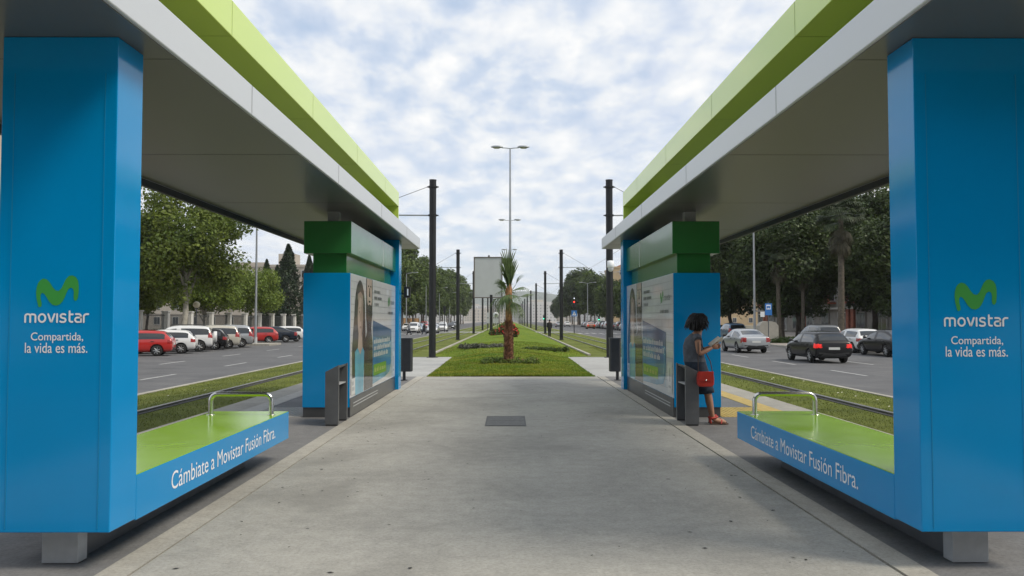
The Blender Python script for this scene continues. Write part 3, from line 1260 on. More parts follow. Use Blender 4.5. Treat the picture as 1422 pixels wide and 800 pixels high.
# litter bins
for s in (-1, 1):
    side = 'left' if s < 0 else 'right'
    L = (s * 2.75, 21.2, 0)
    root = thing('litter_bin', 'dark grey post mounted litter bin beyond the %s shelter' % side, 'litter bin', L, 0, 'litter bins on the platform')
    b = MB(s)
    b.prism_z([(2.54, 21.0), (2.75, 21.0), (2.79, 21.04), (2.79, 21.30), (2.54, 21.30), (2.51, 21.26), (2.51, 21.04)], .235, 1.06)
    bb = b.build('bin_body', M_BIN, root, off=L, bevel=.008)
    b = MB(s)
    b.box(2.505, 2.795, 20.995, 21.305, 1.0605, 1.085)
    b.build('bin_lid', M_BIN, root, off=L, bevel=.006)
    b = MB(s)
    b.tube([(2.74, 21.345, .012), (2.74, 21.345, 1.0)], .04, 12)
    b.build('bin_post', M_BIN, root, off=L)
    b = MB(s)
    b.box(2.66, 2.82, 21.26, 21.43, 0, .012)
    b.build('base_plate', M_BIN, root, off=L)

# manhole cover
L = (-.097, 12.75, 0)
root = thing('manhole_cover', 'dark rectangular iron manhole cover set in the concrete platform', 'manhole cover', L)
b = MB()
b.box(-.40, .207, 12.12, 13.38, -.02, .003)
b.build('frame', mat('cover_frame', (.06, .06, .058), .6, metal=.3), root, off=L)
for y0, y1 in ((12.15, 12.745), (12.755, 13.35)):
    b = MB()
    b.box(-.375, .182, y0, y1, .0, .007)
    b.build('cover', M_IRON, root, off=L)

# ------------------------------------------------------------------ cars
M_GLASS = mat('car_glass', (.012, .015, .017), .06, spec=.8, coat=.4)
M_TYRE = mat('tyre', (.014, .014, .014), .8)
M_RIMM = mat('wheel_rim', (.42, .43, .44), .3, metal=.8)
M_TRIM = mat('black_trim', (.02, .02, .021), .6)
M_TAIL = mat('tail_light', (.28, .012, .010), .2, coat=.5)
M_TAILON = mat('brake_light', (.8, .03, .02), .3, emit=(.9, .008, .006), estr=.3)
M_HEAD = mat('head_light', (.62, .64, .66), .12, coat=.6)
M_PLATE = mat('number_plate', (.60, .60, .57), .5)
PAINT = {}


def paint(key):
    if key in PAINT:
        return PAINT[key]
    c, me = {'red': ((.42, .018, .014), 0), 'white': ((.66, .66, .65), 0), 'black': ((.012, .012, .013), 0), 'silver': ((.40, .41, .42), .55),
             'cream': ((.50, .47, .40), .1), 'navy': ((.016, .022, .035), 0), 'grey': ((.13, .135, .14), .4), 'blue': ((.10, .18, .28), .3), 'orange': ((.42, .12, .02), 0),
             'darkred': ((.16, .012, .014), .1)}[key]
    PAINT[key] = mat('paint_' + key, c, .28 if key not in ('black', 'navy') else .2, metal=me, coat=.0 if key in ('black', 'navy') else .7, spec=.3 if key in ('black', 'navy') else .5)
    return PAINT[key]


# stations rear -> front: (y, underside z, half width, belt z, roof half width, roof z)
KINDS = {
    'hatch': dict(W=.86, wheel=.305, ax=(-1.24, 1.28), st=[
        (-2.06, .42, .72, .70, .64, .76), (-2.03, .30, .82, .86, .72, .92), (-1.97, .23, .85, .93, .70, .99), (-1.62, .21, .86, .95, .60, 1.37),
        (-1.42, .2, .86, .94, .61, 1.43), (-.62, .2, .865, .93, .62, 1.46), (-.18, .2, .865, .92, .62, 1.46), (-.08, .2, .865, .92, .62, 1.46),
        (.50, .2, .86, .91, .60, 1.42), (1.26, .2, .86, .89, .70, .97), (1.62, .21, .85, .83, .68, .91), (1.92, .24, .81, .70, .62, .77), (2.03, .28, .74, .60, .58, .64), (2.07, .34, .66, .50, .5, .53)],
        side=[(3, 5), (5, 6), (7, 9)], tail=(.70, .88), head=(.56, .76)),
    'sedan': dict(W=.88, wheel=.315, ax=(-1.30, 1.40), st=[
        (-2.34, .42, .74, .74, .64, .80), (-2.31, .30, .83, .88, .72, .95), (-2.22, .24, .86, .93, .72, 1.0), (-1.72, .21, .88, .94, .70, 1.04),
        (-1.05, .2, .88, .94, .60, 1.38), (-.62, .2, .885, .93, .62, 1.44), (-.16, .2, .885, .92, .62, 1.455), (-.06, .2, .885, .92, .62, 1.455),
        (.56, .2, .88, .91, .60, 1.41), (1.32, .2, .87, .90, .70, .97), (1.78, .21, .86, .83, .68, .90), (2.14, .24, .82, .70, .62, .77), (2.28, .28, .75, .60, .58, .64), (2.33, .34, .66, .50, .5, .53)],
        side=[(3, 5), (5, 6), (7, 9)], tail=(.66, .93), head=(.56, .76)),
    'suv': dict(W=.90, wheel=.36, ax=(-1.32, 1.32), st=[
        (-2.14, .48, .78, .80, .70, .86), (-2.12, .38, .86, 1.0, .76, 1.06), (-2.07, .32, .89, 1.05, .74, 1.12), (-1.92, .30, .90, 1.07, .68, 1.58),
        (-1.70, .30, .90, 1.06, .68, 1.66), (-.70, .30, .905, 1.04, .68, 1.70), (-.16, .30, .905, 1.03, .68, 1.70), (-.06, .30, .905, 1.03, .68, 1.70),
        (.60, .30, .90, 1.02, .65, 1.64), (1.22, .30, .90, 1.0, .74, 1.09), (1.62, .31, .89, .94, .74, 1.04), (1.98, .33, .86, .84, .68, .93), (2.10, .36, .80, .70, .62, .78), (2.13, .42, .72, .58, .56, .62)],
        side=[(3, 5), (5, 6), (7, 9)], tail=(.86, 1.22), head=(.72, .92)),
    'mpv': dict(W=.86, wheel=.31, ax=(-1.28, 1.30), st=[
        (-2.08, .42, .76, .76, .68, .82), (-2.06, .30, .84, .94, .74, 1.0), (-2.02, .24, .86, 1.0, .72, 1.06), (-1.84, .22, .865, 1.02, .66, 1.56),
        (-1.64, .22, .865, 1.01, .66, 1.64), (-.66, .22, .87, .99, .67, 1.68), (-.18, .22, .87, .98, .67, 1.68), (-.08, .22, .87, .98, .67, 1.68),
        (.62, .22, .865, .97, .64, 1.60), (1.42, .22, .86, .95, .72, 1.03), (1.72, .23, .85, .88, .68, .95), (1.96, .25, .82, .74, .62, .80), (2.06, .30, .75, .62, .58, .66), (2.10, .36, .66, .52, .5, .55)],
        side=[(3, 5), (5, 6), (7, 9)], tail=(.80, 1.20), head=(.60, .82)),
}
PROTO = {}


def sub_mesh(src, faces, name, mats, parent, smooth=True, keep_mi=None):
    used = {}
    vs, fs, mi = [], [], []
    for p in faces:
        f = []
        for vi in p.vertices:
            if vi not in used:
                used[vi] = len(vs)
                vs.append(tuple(src.vertices[vi].co))
            f.append(used[vi])
        fs.append(f)
        mi.append(keep_mi.get(p.material_index, 0) if keep_mi else 0)
    me = bpy.data.meshes.new(name)
    me.from_pydata(vs, [], fs)
    for m in (mats if isinstance(mats, (list, tuple)) else [mats]):
        me.materials.append(m)
    me.polygons.foreach_set('material_index', mi)
    me.polygons.foreach_set('use_smooth', [smooth] * len(fs))
    me.update()
    o = bpy.data.objects.new(name, me)
    COL.objects.link(o)
    o.parent = parent
    return o


def make_car(kind):
    K = KINDS[kind]
    st = K['st']
    W_ = K['W']
    root = thing('parked_car', '', '')
    half = []
    for (y, zb, w, zt, wr, zr) in st:
        d = zr - zt
        half.append([(0, zb), (.84 * w, zb), (w * .985, zb + .13), (w * 1.01, zb + .55 * (zt - zb)), (w * .975, zt), (wr + .035 + .0 * d, zt + d * .80), (wr * .955, zt + d * .93), (wr * .55, zr - .012 * (d > .2)), (0, zr)])
    vs, fs, mi = [], [], []
    nh = 9
    nr = 2 * nh - 2
    for i, h in enumerate(half):
        y = st[i][0]
        for k in range(nh):
            vs.append((h[k][0], y, h[k][1]))
        for k in range(nh - 2, 0, -1):
            vs.append((-h[k][0], y, h[k][1]))
    n = len(st)
    for i in range(n - 1):
        for k in range(nr):
            a, b_ = i * nr + k, i * nr + (k + 1) % nr
            fs.append((a, a + nr, b_ + nr, b_))
            kk = k if k < nh - 1 else nr - 1 - k      # row index
            m_ = 0
            if kk == 0:
                m_ = 3
            elif kk == 4 and any(a0 <= i < a1 for a0, a1 in K['side']):
                m_ = 1
            elif kk >= 6 and i == 8:
                m_ = 4
            elif kk >= 6 and i == (2 if kind != 'sedan' else 3):
                m_ = 5
            mi.append(m_)
    fs.append(tuple(range(nr)))
    mi.append(0)
    fs.append(tuple(range(n * nr - 1, (n - 1) * nr - 1, -1)))
    mi.append(0)
    me = bpy.data.meshes.new('body_source')
    me.from_pydata(vs, [], fs)
    for m_ in (M_TRIM, M_GLASS, M_TRIM, M_TRIM, M_GLASS, M_GLASS):
        me.materials.append(m_)
    me.polygons.foreach_set('material_index', mi)
    bm = bmesh.new()
    bm.from_mesh(me)
    bmesh.ops.recalc_face_normals(bm, faces=bm.faces)
    bm.to_mesh(me)
    bm.free()
    src = bpy.data.objects.new('body_source', me)
    COL.objects.link(src)
    sub = src.modifiers.new('s', 'SUBSURF')
    sub.levels = sub.render_levels = 2
    wr_ = K['wheel']
    cut = MB()
    for y in K['ax']:
        for sx in (-1, 1):
            c0, c1 = sorted((sx * (W_ - .28), sx * (W_ + .2)))
            ring = []
            for c in (c0, c1):
                for q in range(28):
                    a = 2 * math.pi * q / 28
                    ring.append((c, y + (wr_ + .055) * math.cos(a), wr_ + .01 + (wr_ + .055) * math.sin(a)))
            ff = [tuple(range(27, -1, -1)), tuple(range(28, 56))] + [(q, (q + 1) % 28, 28 + (q + 1) % 28, 28 + q) for q in range(28)]
            cut.add(ring, ff, 2)
    co = cut.build('arch_cutter', [M_TRIM] * 6, recalc=True)
    bo = src.modifiers.new('b', 'BOOLEAN')
    bo.operation = 'DIFFERENCE'
    bo.object = co
    bo.solver = 'EXACT'
    bpy.context.view_layer.update()
    ev = bpy.data.meshes.new_from_object(src.evaluated_get(bpy.context.evaluated_depsgraph_get()))
    bpy.data.objects.remove(src)
    bpy.data.objects.remove(co)
    Lf = max(v.co.y for v in ev.vertices)
    Lr = min(v.co.y for v in ev.vertices)
    groups = {}

    def put(key, p):
        groups.setdefault(key, []).append(p)
    th, hh = K['tail'], K['head']
    for p in ev.polygons:
        c = p.center
        m_ = p.material_index
        if m_ == 1:
            cell = 'f' if c.y > -.13 else ('r' if c.y > (st[5][0]) else 'q')
            put(('side_window', cell, c.x > 0), p)
        elif m_ == 4:
            put(('windscreen',), p)
        elif m_ == 5:
            put(('rear_window',), p)
        elif m_ == 0 and c.y < Lr + .30 and abs(c.x) > W_ * .66 and th[0] < c.z < th[1]:
            put(('tail_light', c.x > 0), p)
        elif m_ == 0 and c.y > Lf - .36 and abs(c.x) > W_ * .46 and hh[0] < c.z < hh[1] + .06 and p.normal.z < .75:
            put(('head_light', c.x > 0), p)
        elif m_ == 0 and c.y > Lf - .2 and abs(c.x) < W_ * .42 and hh[0] - .02 < c.z < hh[1] - .04:
            put(('grille',), p)
        else:
            put(('body',), p)
    for key, fl in groups.items():
        nm = key[0]
        if nm == 'body':
            o = sub_mesh(ev, fl, nm, [paint('grey'), M_TRIM], root, keep_mi={0: 0, 2: 1, 3: 1})
        else:
            sub_mesh(ev, fl, nm, {'side_window': M_GLASS, 'windscreen': M_GLASS, 'rear_window': M_GLASS, 'tail_light': M_TAIL, 'head_light': M_HEAD, 'grille': M_TRIM}[nm], root)
    bpy.data.meshes.remove(ev)
    # wheels
    for y in K['ax']:
        for sx in (-1, 1):
            q = MB()
            r = wr_
            x0 = sx * (W_ - .12)
            q.lathe([(r * .62, -.10), (r * .93, -.105), (r, -.07), (r, .07), (r * .93, .105), (r * .62, .10)], (x0, y, r), 'x', 24)
            w = q.build('wheel', M_TYRE, root, recalc=True)
            q = MB()
            xo = x0 + sx * .085
            q.lathe([(r * .66, -.006), (r * .66, .006)], (x0 + sx * .03, y, r), 'x', 20)
            q.lathe([(r * .16, -.02), (r * .13, .02)], (xo, y, r), 'x', 12)
            for k in range(7):
                a = 2 * math.pi * k / 7
                ca, sa = math.cos(a), math.sin(a)
                q.tube([(xo - sx * .004, y + ca * r * .10, r + sa * r * .10), (xo + sx * .004, y + ca * r * .62, r + sa * r * .62)], [.032, .026], 5)
            q.lathe([(r * .66, -.012), (r * .60, .018), (r * .66, .02)], (xo, y, r), 'x', 24)
            q.build('rim', M_RIMM, w, recalc=True)
    # plates, mirrors
    zt = .62 if kind != 'suv' else .70
    q = MB()
    q.box(-.25, .25, Lr - .012, Lr + .05, zt, zt + .11)
    q.build('number_plate', M_PLATE, root)
    q = MB()
    q.box(-.25, .25, Lf - .06, Lf + .010, .40, .51)
    q.build('number_plate', M_PLATE, root)
    q = MB()
    q.box(-W_ * .80, W_ * .80, Lr + .005, Lr + .12, st[1][1] + .13, st[1][1] + .20)
    q.build('bumper_strip', M_TRIM, root, bevel=.02)
    for sx in (-1, 1):
        q = MB()
        q.ellipsoid((sx * (W_ + .07), st[8][0] + .34, st[8][3] + .10), (.10, .055, .075), 10, 7)
        q.tube([(sx * (W_ - .06), st[8][0] + .36, st[8][3] + .05), (sx * (W_ + .04), st[8][0] + .35, st[8][3] + .08)], .025, 6)
        q.build('mirror', M_TRIM, root)
        for yd in (-.18, -1.0):
            q = MB()
            q.box(sx * (W_ * .99), sx * (W_ + .022), yd - .09, yd + .07, st[6][3] - .10, st[6][3] - .07)
            q.build('door_handle', M_TRIM, root)
    if kind == 'suv':
        q = MB()
        q.lathe([(.20, -.10), (.32, -.11), (.35, -.07), (.35, .07), (.32, .11), (.10, .12)], (.12, Lr - .10, .95), 'y', 24)
        q.build('spare_wheel_cover', paint('white'), root, recalc=True)
        for sx in (-1, 1):
            q = MB()
            q.tube([(sx * .60, -1.6, 1.665), (sx * .60, -1.5, 1.73), (sx * .60, .3, 1.74), (sx * .60, .42, 1.66)], .02, 6)
            q.build('roof_rail', M_TRIM, root)
    return root


USED = set()


def car(kind, colr, x, y, z, heading, name, label, cat, group, brake=False):
    """heading: degrees, 0 = front towards +y"""
    if kind not in PROTO:
        PROTO[kind] = make_car(kind)
    if kind in USED:
        o = copy_tree(PROTO[kind])
    else:
        o = PROTO[kind]
        USED.add(kind)
    o.name = name
    o.location = (x, y, z)
    o.rotation_euler = (0, 0, R(heading))
    tag(o, label, cat, group)
    for ch in o.children:
        nm = ch.name.split('.')[0]
        if nm == 'body':
            ch.material_slots[0].link = 'OBJECT'
            ch.material_slots[0].material = paint(colr)
        if nm == 'tail_light':
            ch.material_slots[0].link = 'OBJECT'
            ch.material_slots[0].material = M_TAILON if brake else M_TAIL
        if nm == 'spare_wheel_cover':
            ch.material_slots[0].link = 'OBJECT'
            ch.material_slots[0].material = paint(colr)
    return o


GL = 'cars parked nose in along the left road'
# rear ends at x = -19.2, noses towards the fence (heading +90 turns the front to -x)
bay = [
    ('hatch', 'red', 47.2, 'nearest parked red hatchback, cut off by the left blue column', 'car'),
    ('hatch', 'white', 50.4, 'white hatchback parked between the near red hatchback and the white off-roader', 'car'),
    ('suv', 'white', 53.5, 'tall white off-roader with a spare wheel on its back door', 'off-roader'),
    ('hatch', 'black', 56.5, 'black hatchback parked just past the white off-roader', 'car'),
    ('mpv', 'cream', 58.9, 'cream small car parked between the black hatchback and the silver car', 'car'),
    ('mpv', 'silver', 61.6, 'silver small car parked before the kerb island with the lamp post', 'car'),
    ('hatch', 'red', 71.2, 'red hatchback parked just beyond the left lamp post', 'car'),
    ('sedan', 'navy', 74.8, 'dark navy car parked between the far red hatchback and a white car', 'car'),
    ('hatch', 'white', 77.9, 'white hatchback at the far end of the parking row, by the left poster wall', 'car'),
]
for i, (k, c, y, lab, cat) in enumerate(bay):
    Lh = -KINDS[k]['st'][0][0]
    a = 105 + random.uniform(-3, 3)
    car(k, c, -19.2 - Lh + random.uniform(-.15, .1) - (.7 if i in (6,) else 0), y, LR, a, 'parked_car', lab, cat, GL)
GR = 'cars parked along the right road'
car('hatch', 'black', 14.5, 39.2, RR, 1, 'moving_car', 'black hatchback driving away with its red brake lights on', 'car', 'cars driving on the right road', brake=True)
car('sedan', 'silver', 14.3, 50.6, RR, 1.5, 'moving_car', 'silver saloon driving away beside the woman with the book', 'car', 'cars driving on the right road')
car('hatch', 'white', 21.0, 50.2, RR, 2, 'parked_car', 'white hatchback parked right of the black braking hatchback', 'car', GR)
car('sedan', 'black', 20.7, 45.2, RR, 2, 'parked_car', 'dark saloon half hidden by the right blue column', 'car', GR)
car('mpv', 'grey', 21.0, 56.4, RR + .0, 2, 'parked_car', 'grey estate car parked behind the black braking hatchback', 'car', GR)
car('mpv', 'blue', 20.8, 77.6, RR, 1, 'parked_car', 'bluish car parked beyond the silver saloon, beside the woman\'s book', 'car', GR)
car('hatch', 'black', 21.0, 83.0, RR, 1, 'parked_car', 'dark car parked behind the beige booth by the bus stop', 'car', GR)
# far right: parked row and traffic
far = ['silver', 'grey', 'black', 'silver', 'white', 'grey', 'navy', 'silver', 'black', 'grey', 'white', 'black', 'silver', 'grey']
kk = ['hatch', 'mpv', 'sedan', 'hatch', 'mpv']
for i in range(14):
    car(kk[i % 5], far[i], 20.6, 148 + i * 6.1, RR, 1, 'parked_car', 'distant %s car in the row parked beyond the right traffic light' % far[i], 'car', 'distant cars parked beyond the right traffic light')
car('sedan', 'orange', 17.2, 176, RR, 0, 'moving_car', 'distant orange car with glowing brake lights past the red traffic light', 'car', 'distant cars on the right road', brake=True)
car('hatch', 'silver', 13.0, 218, RR, 0, 'moving_car', 'distant silver car driving away just right of the walking man', 'car', 'distant cars on the right road')
car('hatch', 'white', 16.4, 235, RR, 0, 'moving_car', 'distant white car driving away between the walking man and the red light', 'car', 'distant cars on the right road')
# far left: waiting behind the crossing, facing the camera
GW = 'cars waiting and driving towards the crossing on the left road'
wait = [
    ('mpv', 'white', -14.6, 127, 'white car waiting behind the left crossing, left of the two walkers\' gap'),
    ('hatch', 'white', -17.6, 126, 'white car at the edge of the left shelter, behind the crossing'),
    ('sedan', 'blue', -15.0, 137, 'pale blue car queueing behind the crossing, left of the first black mast'),
    ('hatch', 'silver', -11.5, 125, 'silver car waiting at the crossing beside the first left black mast'),
    ('mpv', 'white', -12.6, 157, 'white van seen between the first and second left masts'),
    ('hatch', 'white', -9.9 - 1.5, 142, 'bright white car approaching just left of the second left mast'),
    ('sedan', 'grey', -14.5, 165, 'distant grey car in the left queue behind the white van'),
    ('hatch', 'black', -12.4, 176, 'distant dark car approaching just right of the second left mast'),
    ('suv', 'grey', -13.6, 205, 'distant grey off-roader right of the second left mast'),
    ('sedan', 'silver', -15.8, 196, 'distant silver saloon in the middle of the left road'),
]
for k, c, x, y, lab in wait:
    car(k, c, x, y, LR, 180 + random.uniform(-2, 2), 'waiting_car', lab, 'car', GW)
for i in range(8):
    c = ['white', 'silver', 'black', 'grey', 'red', 'white', 'navy', 'silver'][i]
    car(kk[i % 5], c, -17.9 - .5, 150 + i * 7.5, LR, 180, 'parked_car', 'distant %s car parked under the far left trees' % c, 'car', 'distant cars under the far left trees')

# ------------------------------------------------------------------ masts, lamps, signs
def mast(x, y, z, h, s, label, far=False):
    root = thing('catenary_mast', label, 'tram mast', (x, y, z), 0, 'black tram masts along the median')
    b = MB()
    b.tube([(0, 0, 0), (0, 0, h)], .155, 16 if not far else 8, smooth=True)
    b.build('mast', M_BLACKPOLE, root)
    b = MB()
    b.tube([(0, 0, h - .34), (0, 0, h - .27)], .21, 14)
    b.tube([(0, 0, h - 1.62), (0, 0, h - 1.55)], .20, 14)
    b.tube([(0, 0, h), (0, 0, h + .02)], .17, 14)
    b.tube([(-.26, 0, h - .305), (.26, 0, h - .305)], .03, 6)
    b.tube([(-.26, 0, h - 1.585), (.26, 0, h - 1.585)], .03, 6)
    b.build('clamp', M_BLACKPOLE, root)
    reach = s * 6.45 - x + s * .55
    b = MB()
    b.tube([(s * .2, 0, h - 1.585), (reach, 0, h - 1.56)], .035, 6)
    b.tube([(reach - s * .55, 0, h - 1.56), (reach - s * .55, 0, h - 1.98)], .02, 5)
    b.build('bracket_arm', M_GALV, root)
    b = MB()
    b.tube([(s * .24, 0, h - .305), (reach - s * .1, 0, h - 1.50)], .012, 5)
    b.build('stay_wire', M_WIRE, root)
    b = MB()
    b.tube([(0, 0, 0), (0, 0, .03)], .26, 14)
    b.build('base_plate', M_BLACKPOLE, root)
    return root


ORD = ['first', 'second', 'third', 'fourth', 'fifth', 'sixth', 'seventh', 'eighth', 'ninth', 'tenth', 'eleventh']
for s in (-1, 1):
    side = 'left' if s < 0 else 'right'
    for i, y in enumerate([37.0, 74, 107, 143, 178, 213, 248, 283, 318, 353, 388]):
        x = s * 4.62
        z = TZ
        if i == 0:
            x, z = (-3.47, -.14) if s < 0 else (4.45, -.14)
        mast(x, y, z, 8.05 if i else 7.95, s, 'black tram mast, %s from the platform on the %s side of the median' % (ORD[i], side), far=i > 3)

# contact wires over both tracks
for s in (-1, 1):
    b = MB()
    pts = []
    ys = [-20, 2, 37.0, 74, 107, 143, 178, 213, 248, 283, 318, 353, 388]
    for y0, y1 in zip(ys, ys[1:]):
        for k in range(6):
            t = k / 6
            pts.append((s * 6.45, y0 + (y1 - y0) * t, 5.80 - .16 * 4 * t * (1 - t)))
    pts.append((s * 6.45, 388, 5.8))
    b.tube(pts, .008, 5)
    tag(b.build('contact_wire', M_WIRE), 'thin overhead wire above the %s tram track' % ('left' if s < 0 else 'right'), 'overhead wire', 'overhead tram wires')

# security camera on the first right mast
L = (4.45, 36.80, 3.75)
root = thing('security_camera', 'white dome security camera on the first right black mast', 'security camera', L)
b = MB()
b.tube([(0, .05, .10), (0, -.16, .10)], .03, 8)
b.build('bracket', M_WHITE, root)
b = MB()
b.lathe([(.05, .42), (.15, .40), (.16, .12), (.14, .10)], (0, -.22, 0), n=16)
b.build('housing', M_WHITE, root)
b = MB()
b.ellipsoid((0, -.22, .07), (.13, .13, .16), 14, 8)
b.build('dome', mat('dome_white', (.55, .57, .60), .15), root)

# tram signal by the left rear column
L = (-2.62, 18.86, 2.0)
root = thing('tram_signal', 'small dark tram signal with a white bar beside the left rear column', 'tram signal', L)
b = MB()
b.box(-.05, .24, -.005, .05, .12, .16)
b.build('bracket', M_BLACKPOLE, root)
b = MB()
b.box(.18, .32, -.04, .12, .05, .30)
b.build('signal_box', M_BLACKPOLE, root, bevel=.01)
b = MB()
b.box(.255, .285, -.048, -.041, .10, .25)
b.build('white_bar', M_WHITE, root)


def double_lamp(y, z, h, label):
    root = thing('street_lamp', label, 'street lamp', (.03, y, z), 0, 'twin arm street lamps on the median')
    b = MB()
    b.tube([(0, 0, 0), (0, 0, 1.2), (0, 0, h)], [.13, .11, .055], 12)
    b.build('lamp_post', M_GALV, root)
    for sx in (-1, 1):
        b = MB()
        b.tube([(0, 0, h - .02), (sx * .3, 0, h + .02), (sx * .62, 0, h + .03)], .035, 6)
        b.build('lamp_arm', M_GALV, root)
        b = MB()
        b.rings([(sx * .97, 0, h + .03, .30, .10), (sx * .97, 0, h + .07, .44, .16), (sx * .97, 0, h + .12, .44, .17), (sx * .95, 0, h + .19, .30, .10)], 16)
        lh = b.build('lamp_head', M_GALV, root)
        b = MB()
        b.rings([(sx * .99, 0, h - .03, .18, .07), (sx * .97, 0, h + .031, .30, .105)], 14)
        b.build('lamp_glass', mat('lamp_glass', (.45, .42, .36), .2), lh)


double_lamp(60, .2, 13.85, 'tallest twin arm street lamp rising behind the palm')
double_lamp(102, .2, 13.6, 'second twin arm street lamp farther down the median')
double_lamp(149, .2, 13.9, 'third twin arm street lamp, its arms just above the palm')
for y in (196, 243, 290):
    double_lamp(y, .15, 13.8, 'far twin arm street lamp hidden in line behind the palm')


def side_lamp(x, y, z, h, s, label, grp='single arm street lamps beside the roads', twin=False):
    root = thing('street_lamp', label, 'street lamp', (x, y, z), 0, grp)
    b = MB()
    b.tube([(0, 0, 0), (0, 0, 1.5), (0, 0, h)], [.12, .105, .06], 12)
    b.build('lamp_post', M_GALV, root)
    b = MB()
    b.tube([(0, 0, 0), (0, 0, .5)], .14, 12)
    b.build('base_sleeve', M_POSTG, root)
    for sx in ((s, -s) if twin else (s,)):
        b = MB()
        b.tube([(0, 0, h - .05), (sx * .8, 0, h + .15), (sx * 1.5, 0, h + .2)], .04, 6)
        b.build('lamp_arm', M_GALV, root)
        b = MB()
        b.rings([(sx * 1.8, 0, h + .14, .30, .10), (sx * 1.8, 0, h + .2, .42, .16), (sx * 1.8, 0, h + .28, .3, .10)], 14)
        b.build('lamp_head', M_GALV, root)
    return root


side_lamp(-20.6, 67.3, LR + .14, 11.5, 1, 'grey lamp post on the kerb island among the parked cars')
side_lamp(20.3, 68.6, RR + .13, 11.0, -1, 'grey lamp post beside the blue bus stop sign')
side_lamp(19.4, 160, RR, 11.0, -1, 'far grey lamp post among the right trees, left of the red light', twin=True)
side_lamp(19.4, 205, RR, 11.0, -1, 'farther grey lamp post in front of the right trees', twin=True)
for i, y in enumerate((152, 188, 224, 262)):
    side_lamp(-18.9, y, LR, 10.5, 1, '%s grey lamp post in front of the far left trees' % ('nearest', 'second nearest', 'third nearest', 'farthest')[i])

# globe lamp by the left pavement
root = thing('globe_lamp', 'small globe lamp on a thin post by the left fence', 'street lamp', (-25.3, 67.0, LR + .13))
b = MB()
b.tube([(0, 0, 0), (0, 0, 2.9)], [.06, .045], 10)
b.build('lamp_post', M_DGREY, root)
b = MB()
b.ellipsoid((0, 0, 3.12), (.27, .27, .27), 18, 12)
b.build('globe', mat('globe_cream', (.62, .56, .40), .35), root)
b = MB()
b.lathe([(.10, 2.86), (.12, 2.92), (.05, 2.95)], n=12)
b.build('collar', M_DGREY, root)

# billboard seen from behind
L = (-2.05, 79, 0)
root = thing('billboard', 'tall blank grey billboard on a single dark post', 'billboard', L)
zb, zt = 3.62, 7.55
b = MB()
b.tube([(.30, .05, -.3), (.30, .05, zb + .3)], .14, 12)
b.build('post', M_BLACKPOLE, root)
b = MB()
b.box(-1.28, 1.28, .0, .34, zb + .08, zt - .08)
b.build('panel', M_PANEL, root)
b = MB()
for q in ((-1.38, -1.28, zb, zt), (1.28, 1.38, zb, zt), (-1.28, 1.28, zb, zb + .08), (-1.28, 1.28, zt - .08, zt)):
    b.box(q[0], q[1], -.06, .38, q[2], q[3])
b.build('frame', M_PANELF, root)
b = MB()
b.box(-.02, .16, .08, .28, zt, zt + .16)
b.build('top_lug', M_DGREY, root)

M_SIGNB = mat('sign_blue', (.02, .16, .48), .45)
M_SIGNW = mat('sign_white', (.72, .74, .76), .5)
M_REDON = mat('signal_red', (.8, .05, .03), .3, emit=(1.0, .03, .015), estr=2.5)
M_GRNON = mat('signal_green', (.05, .6, .3), .3, emit=(.05, 1.0, .45), estr=4)
M_LENS = mat('signal_lens', (.03, .03, .03), .3)


def traffic_light(x, y, z, label, lit, h=3.6, sign=False, back=False):
    root = thing('traffic_light', label, 'traffic light', (x, y, z), 0, 'traffic lights at the crossings')
    b = MB()
    b.tube([(0, 0, 0), (0, 0, h)], .06, 10)
    b.build('post', M_BLACKPOLE, root)
    d = 1 if back else -1
    b = MB()
    b.box(-.17, .17, -.12, .12, h, h + .98)
    hs = b.build('signal_head', M_BLACKPOLE, root, bevel=.02)
    for k, c in enumerate(('green', 'amber', 'red')):
        b = MB()
        zc = h + .18 + k * .31
        b.lathe([(.105, 0), (.10, .03), (.06, .045)], (0, d * .121, zc), 'y', 16) if d > 0 else b.lathe([(.06, -.045), (.10, -.03), (.105, 0)], (0, -.121, zc), 'y', 16)
        b.build('lens', {'red': M_REDON, 'green': M_GRNON}[c] if c == lit else M_LENS, hs, recalc=True)
        b = MB()
        b.tube([(0, d * .12, zc + .12), (0, d * .30, zc + .12)], .03, 6)
        b.build('visor', M_BLACKPOLE, hs)
    if sign:
        b = MB()
        b.box(-.36, .36, -.11, -.08, h - 1.15, h - .35)
        b.build('crossing_sign', M_SIGNB, root)
        b = MB()
        b.add([(-.27, -.113, h - 1.02), (.27, -.113, h - 1.02), (0, -.113, h - .46)], [(0, 1, 2)])
        b.build('sign_triangle', M_SIGNW, root)
        b = MB()
        hz = h - .70
        b.lathe([(.035, -.001), (.035, .001)], (0, -.117, hz + .035), 'y', 10)
        for p in ([(0, hz), (0, hz - .14)], [(0, hz - .13), (-.07, hz - .27)], [(0, hz - .13), (.08, hz - .26)], [(0, hz - .03), (-.08, hz - .11)], [(0, hz - .03), (.08, hz - .09)]):
            vs, fs = ribbon(p, .034)
            place2d(b, vs, fs, (0, -.116, 0), (1, 0, 0), (0, 0, 1))
        b.build('walking_figure', M_BLACKPOLE, root)
        b = MB()
        b.box(-.12, .12, -.14, -.02, h + 1.15, h + 1.42)
        b.build('upper_signal', M_BLACKPOLE, root)
        b = MB()
        b.lathe([(.05, -.03), (.085, 0)], (0, -.141, h + 1.28), 'y', 12)
        b.build('upper_lens', mat('signal_pale', (.6, .65, .7), .3, emit=(.8, .9, 1), estr=.8), root, recalc=True)


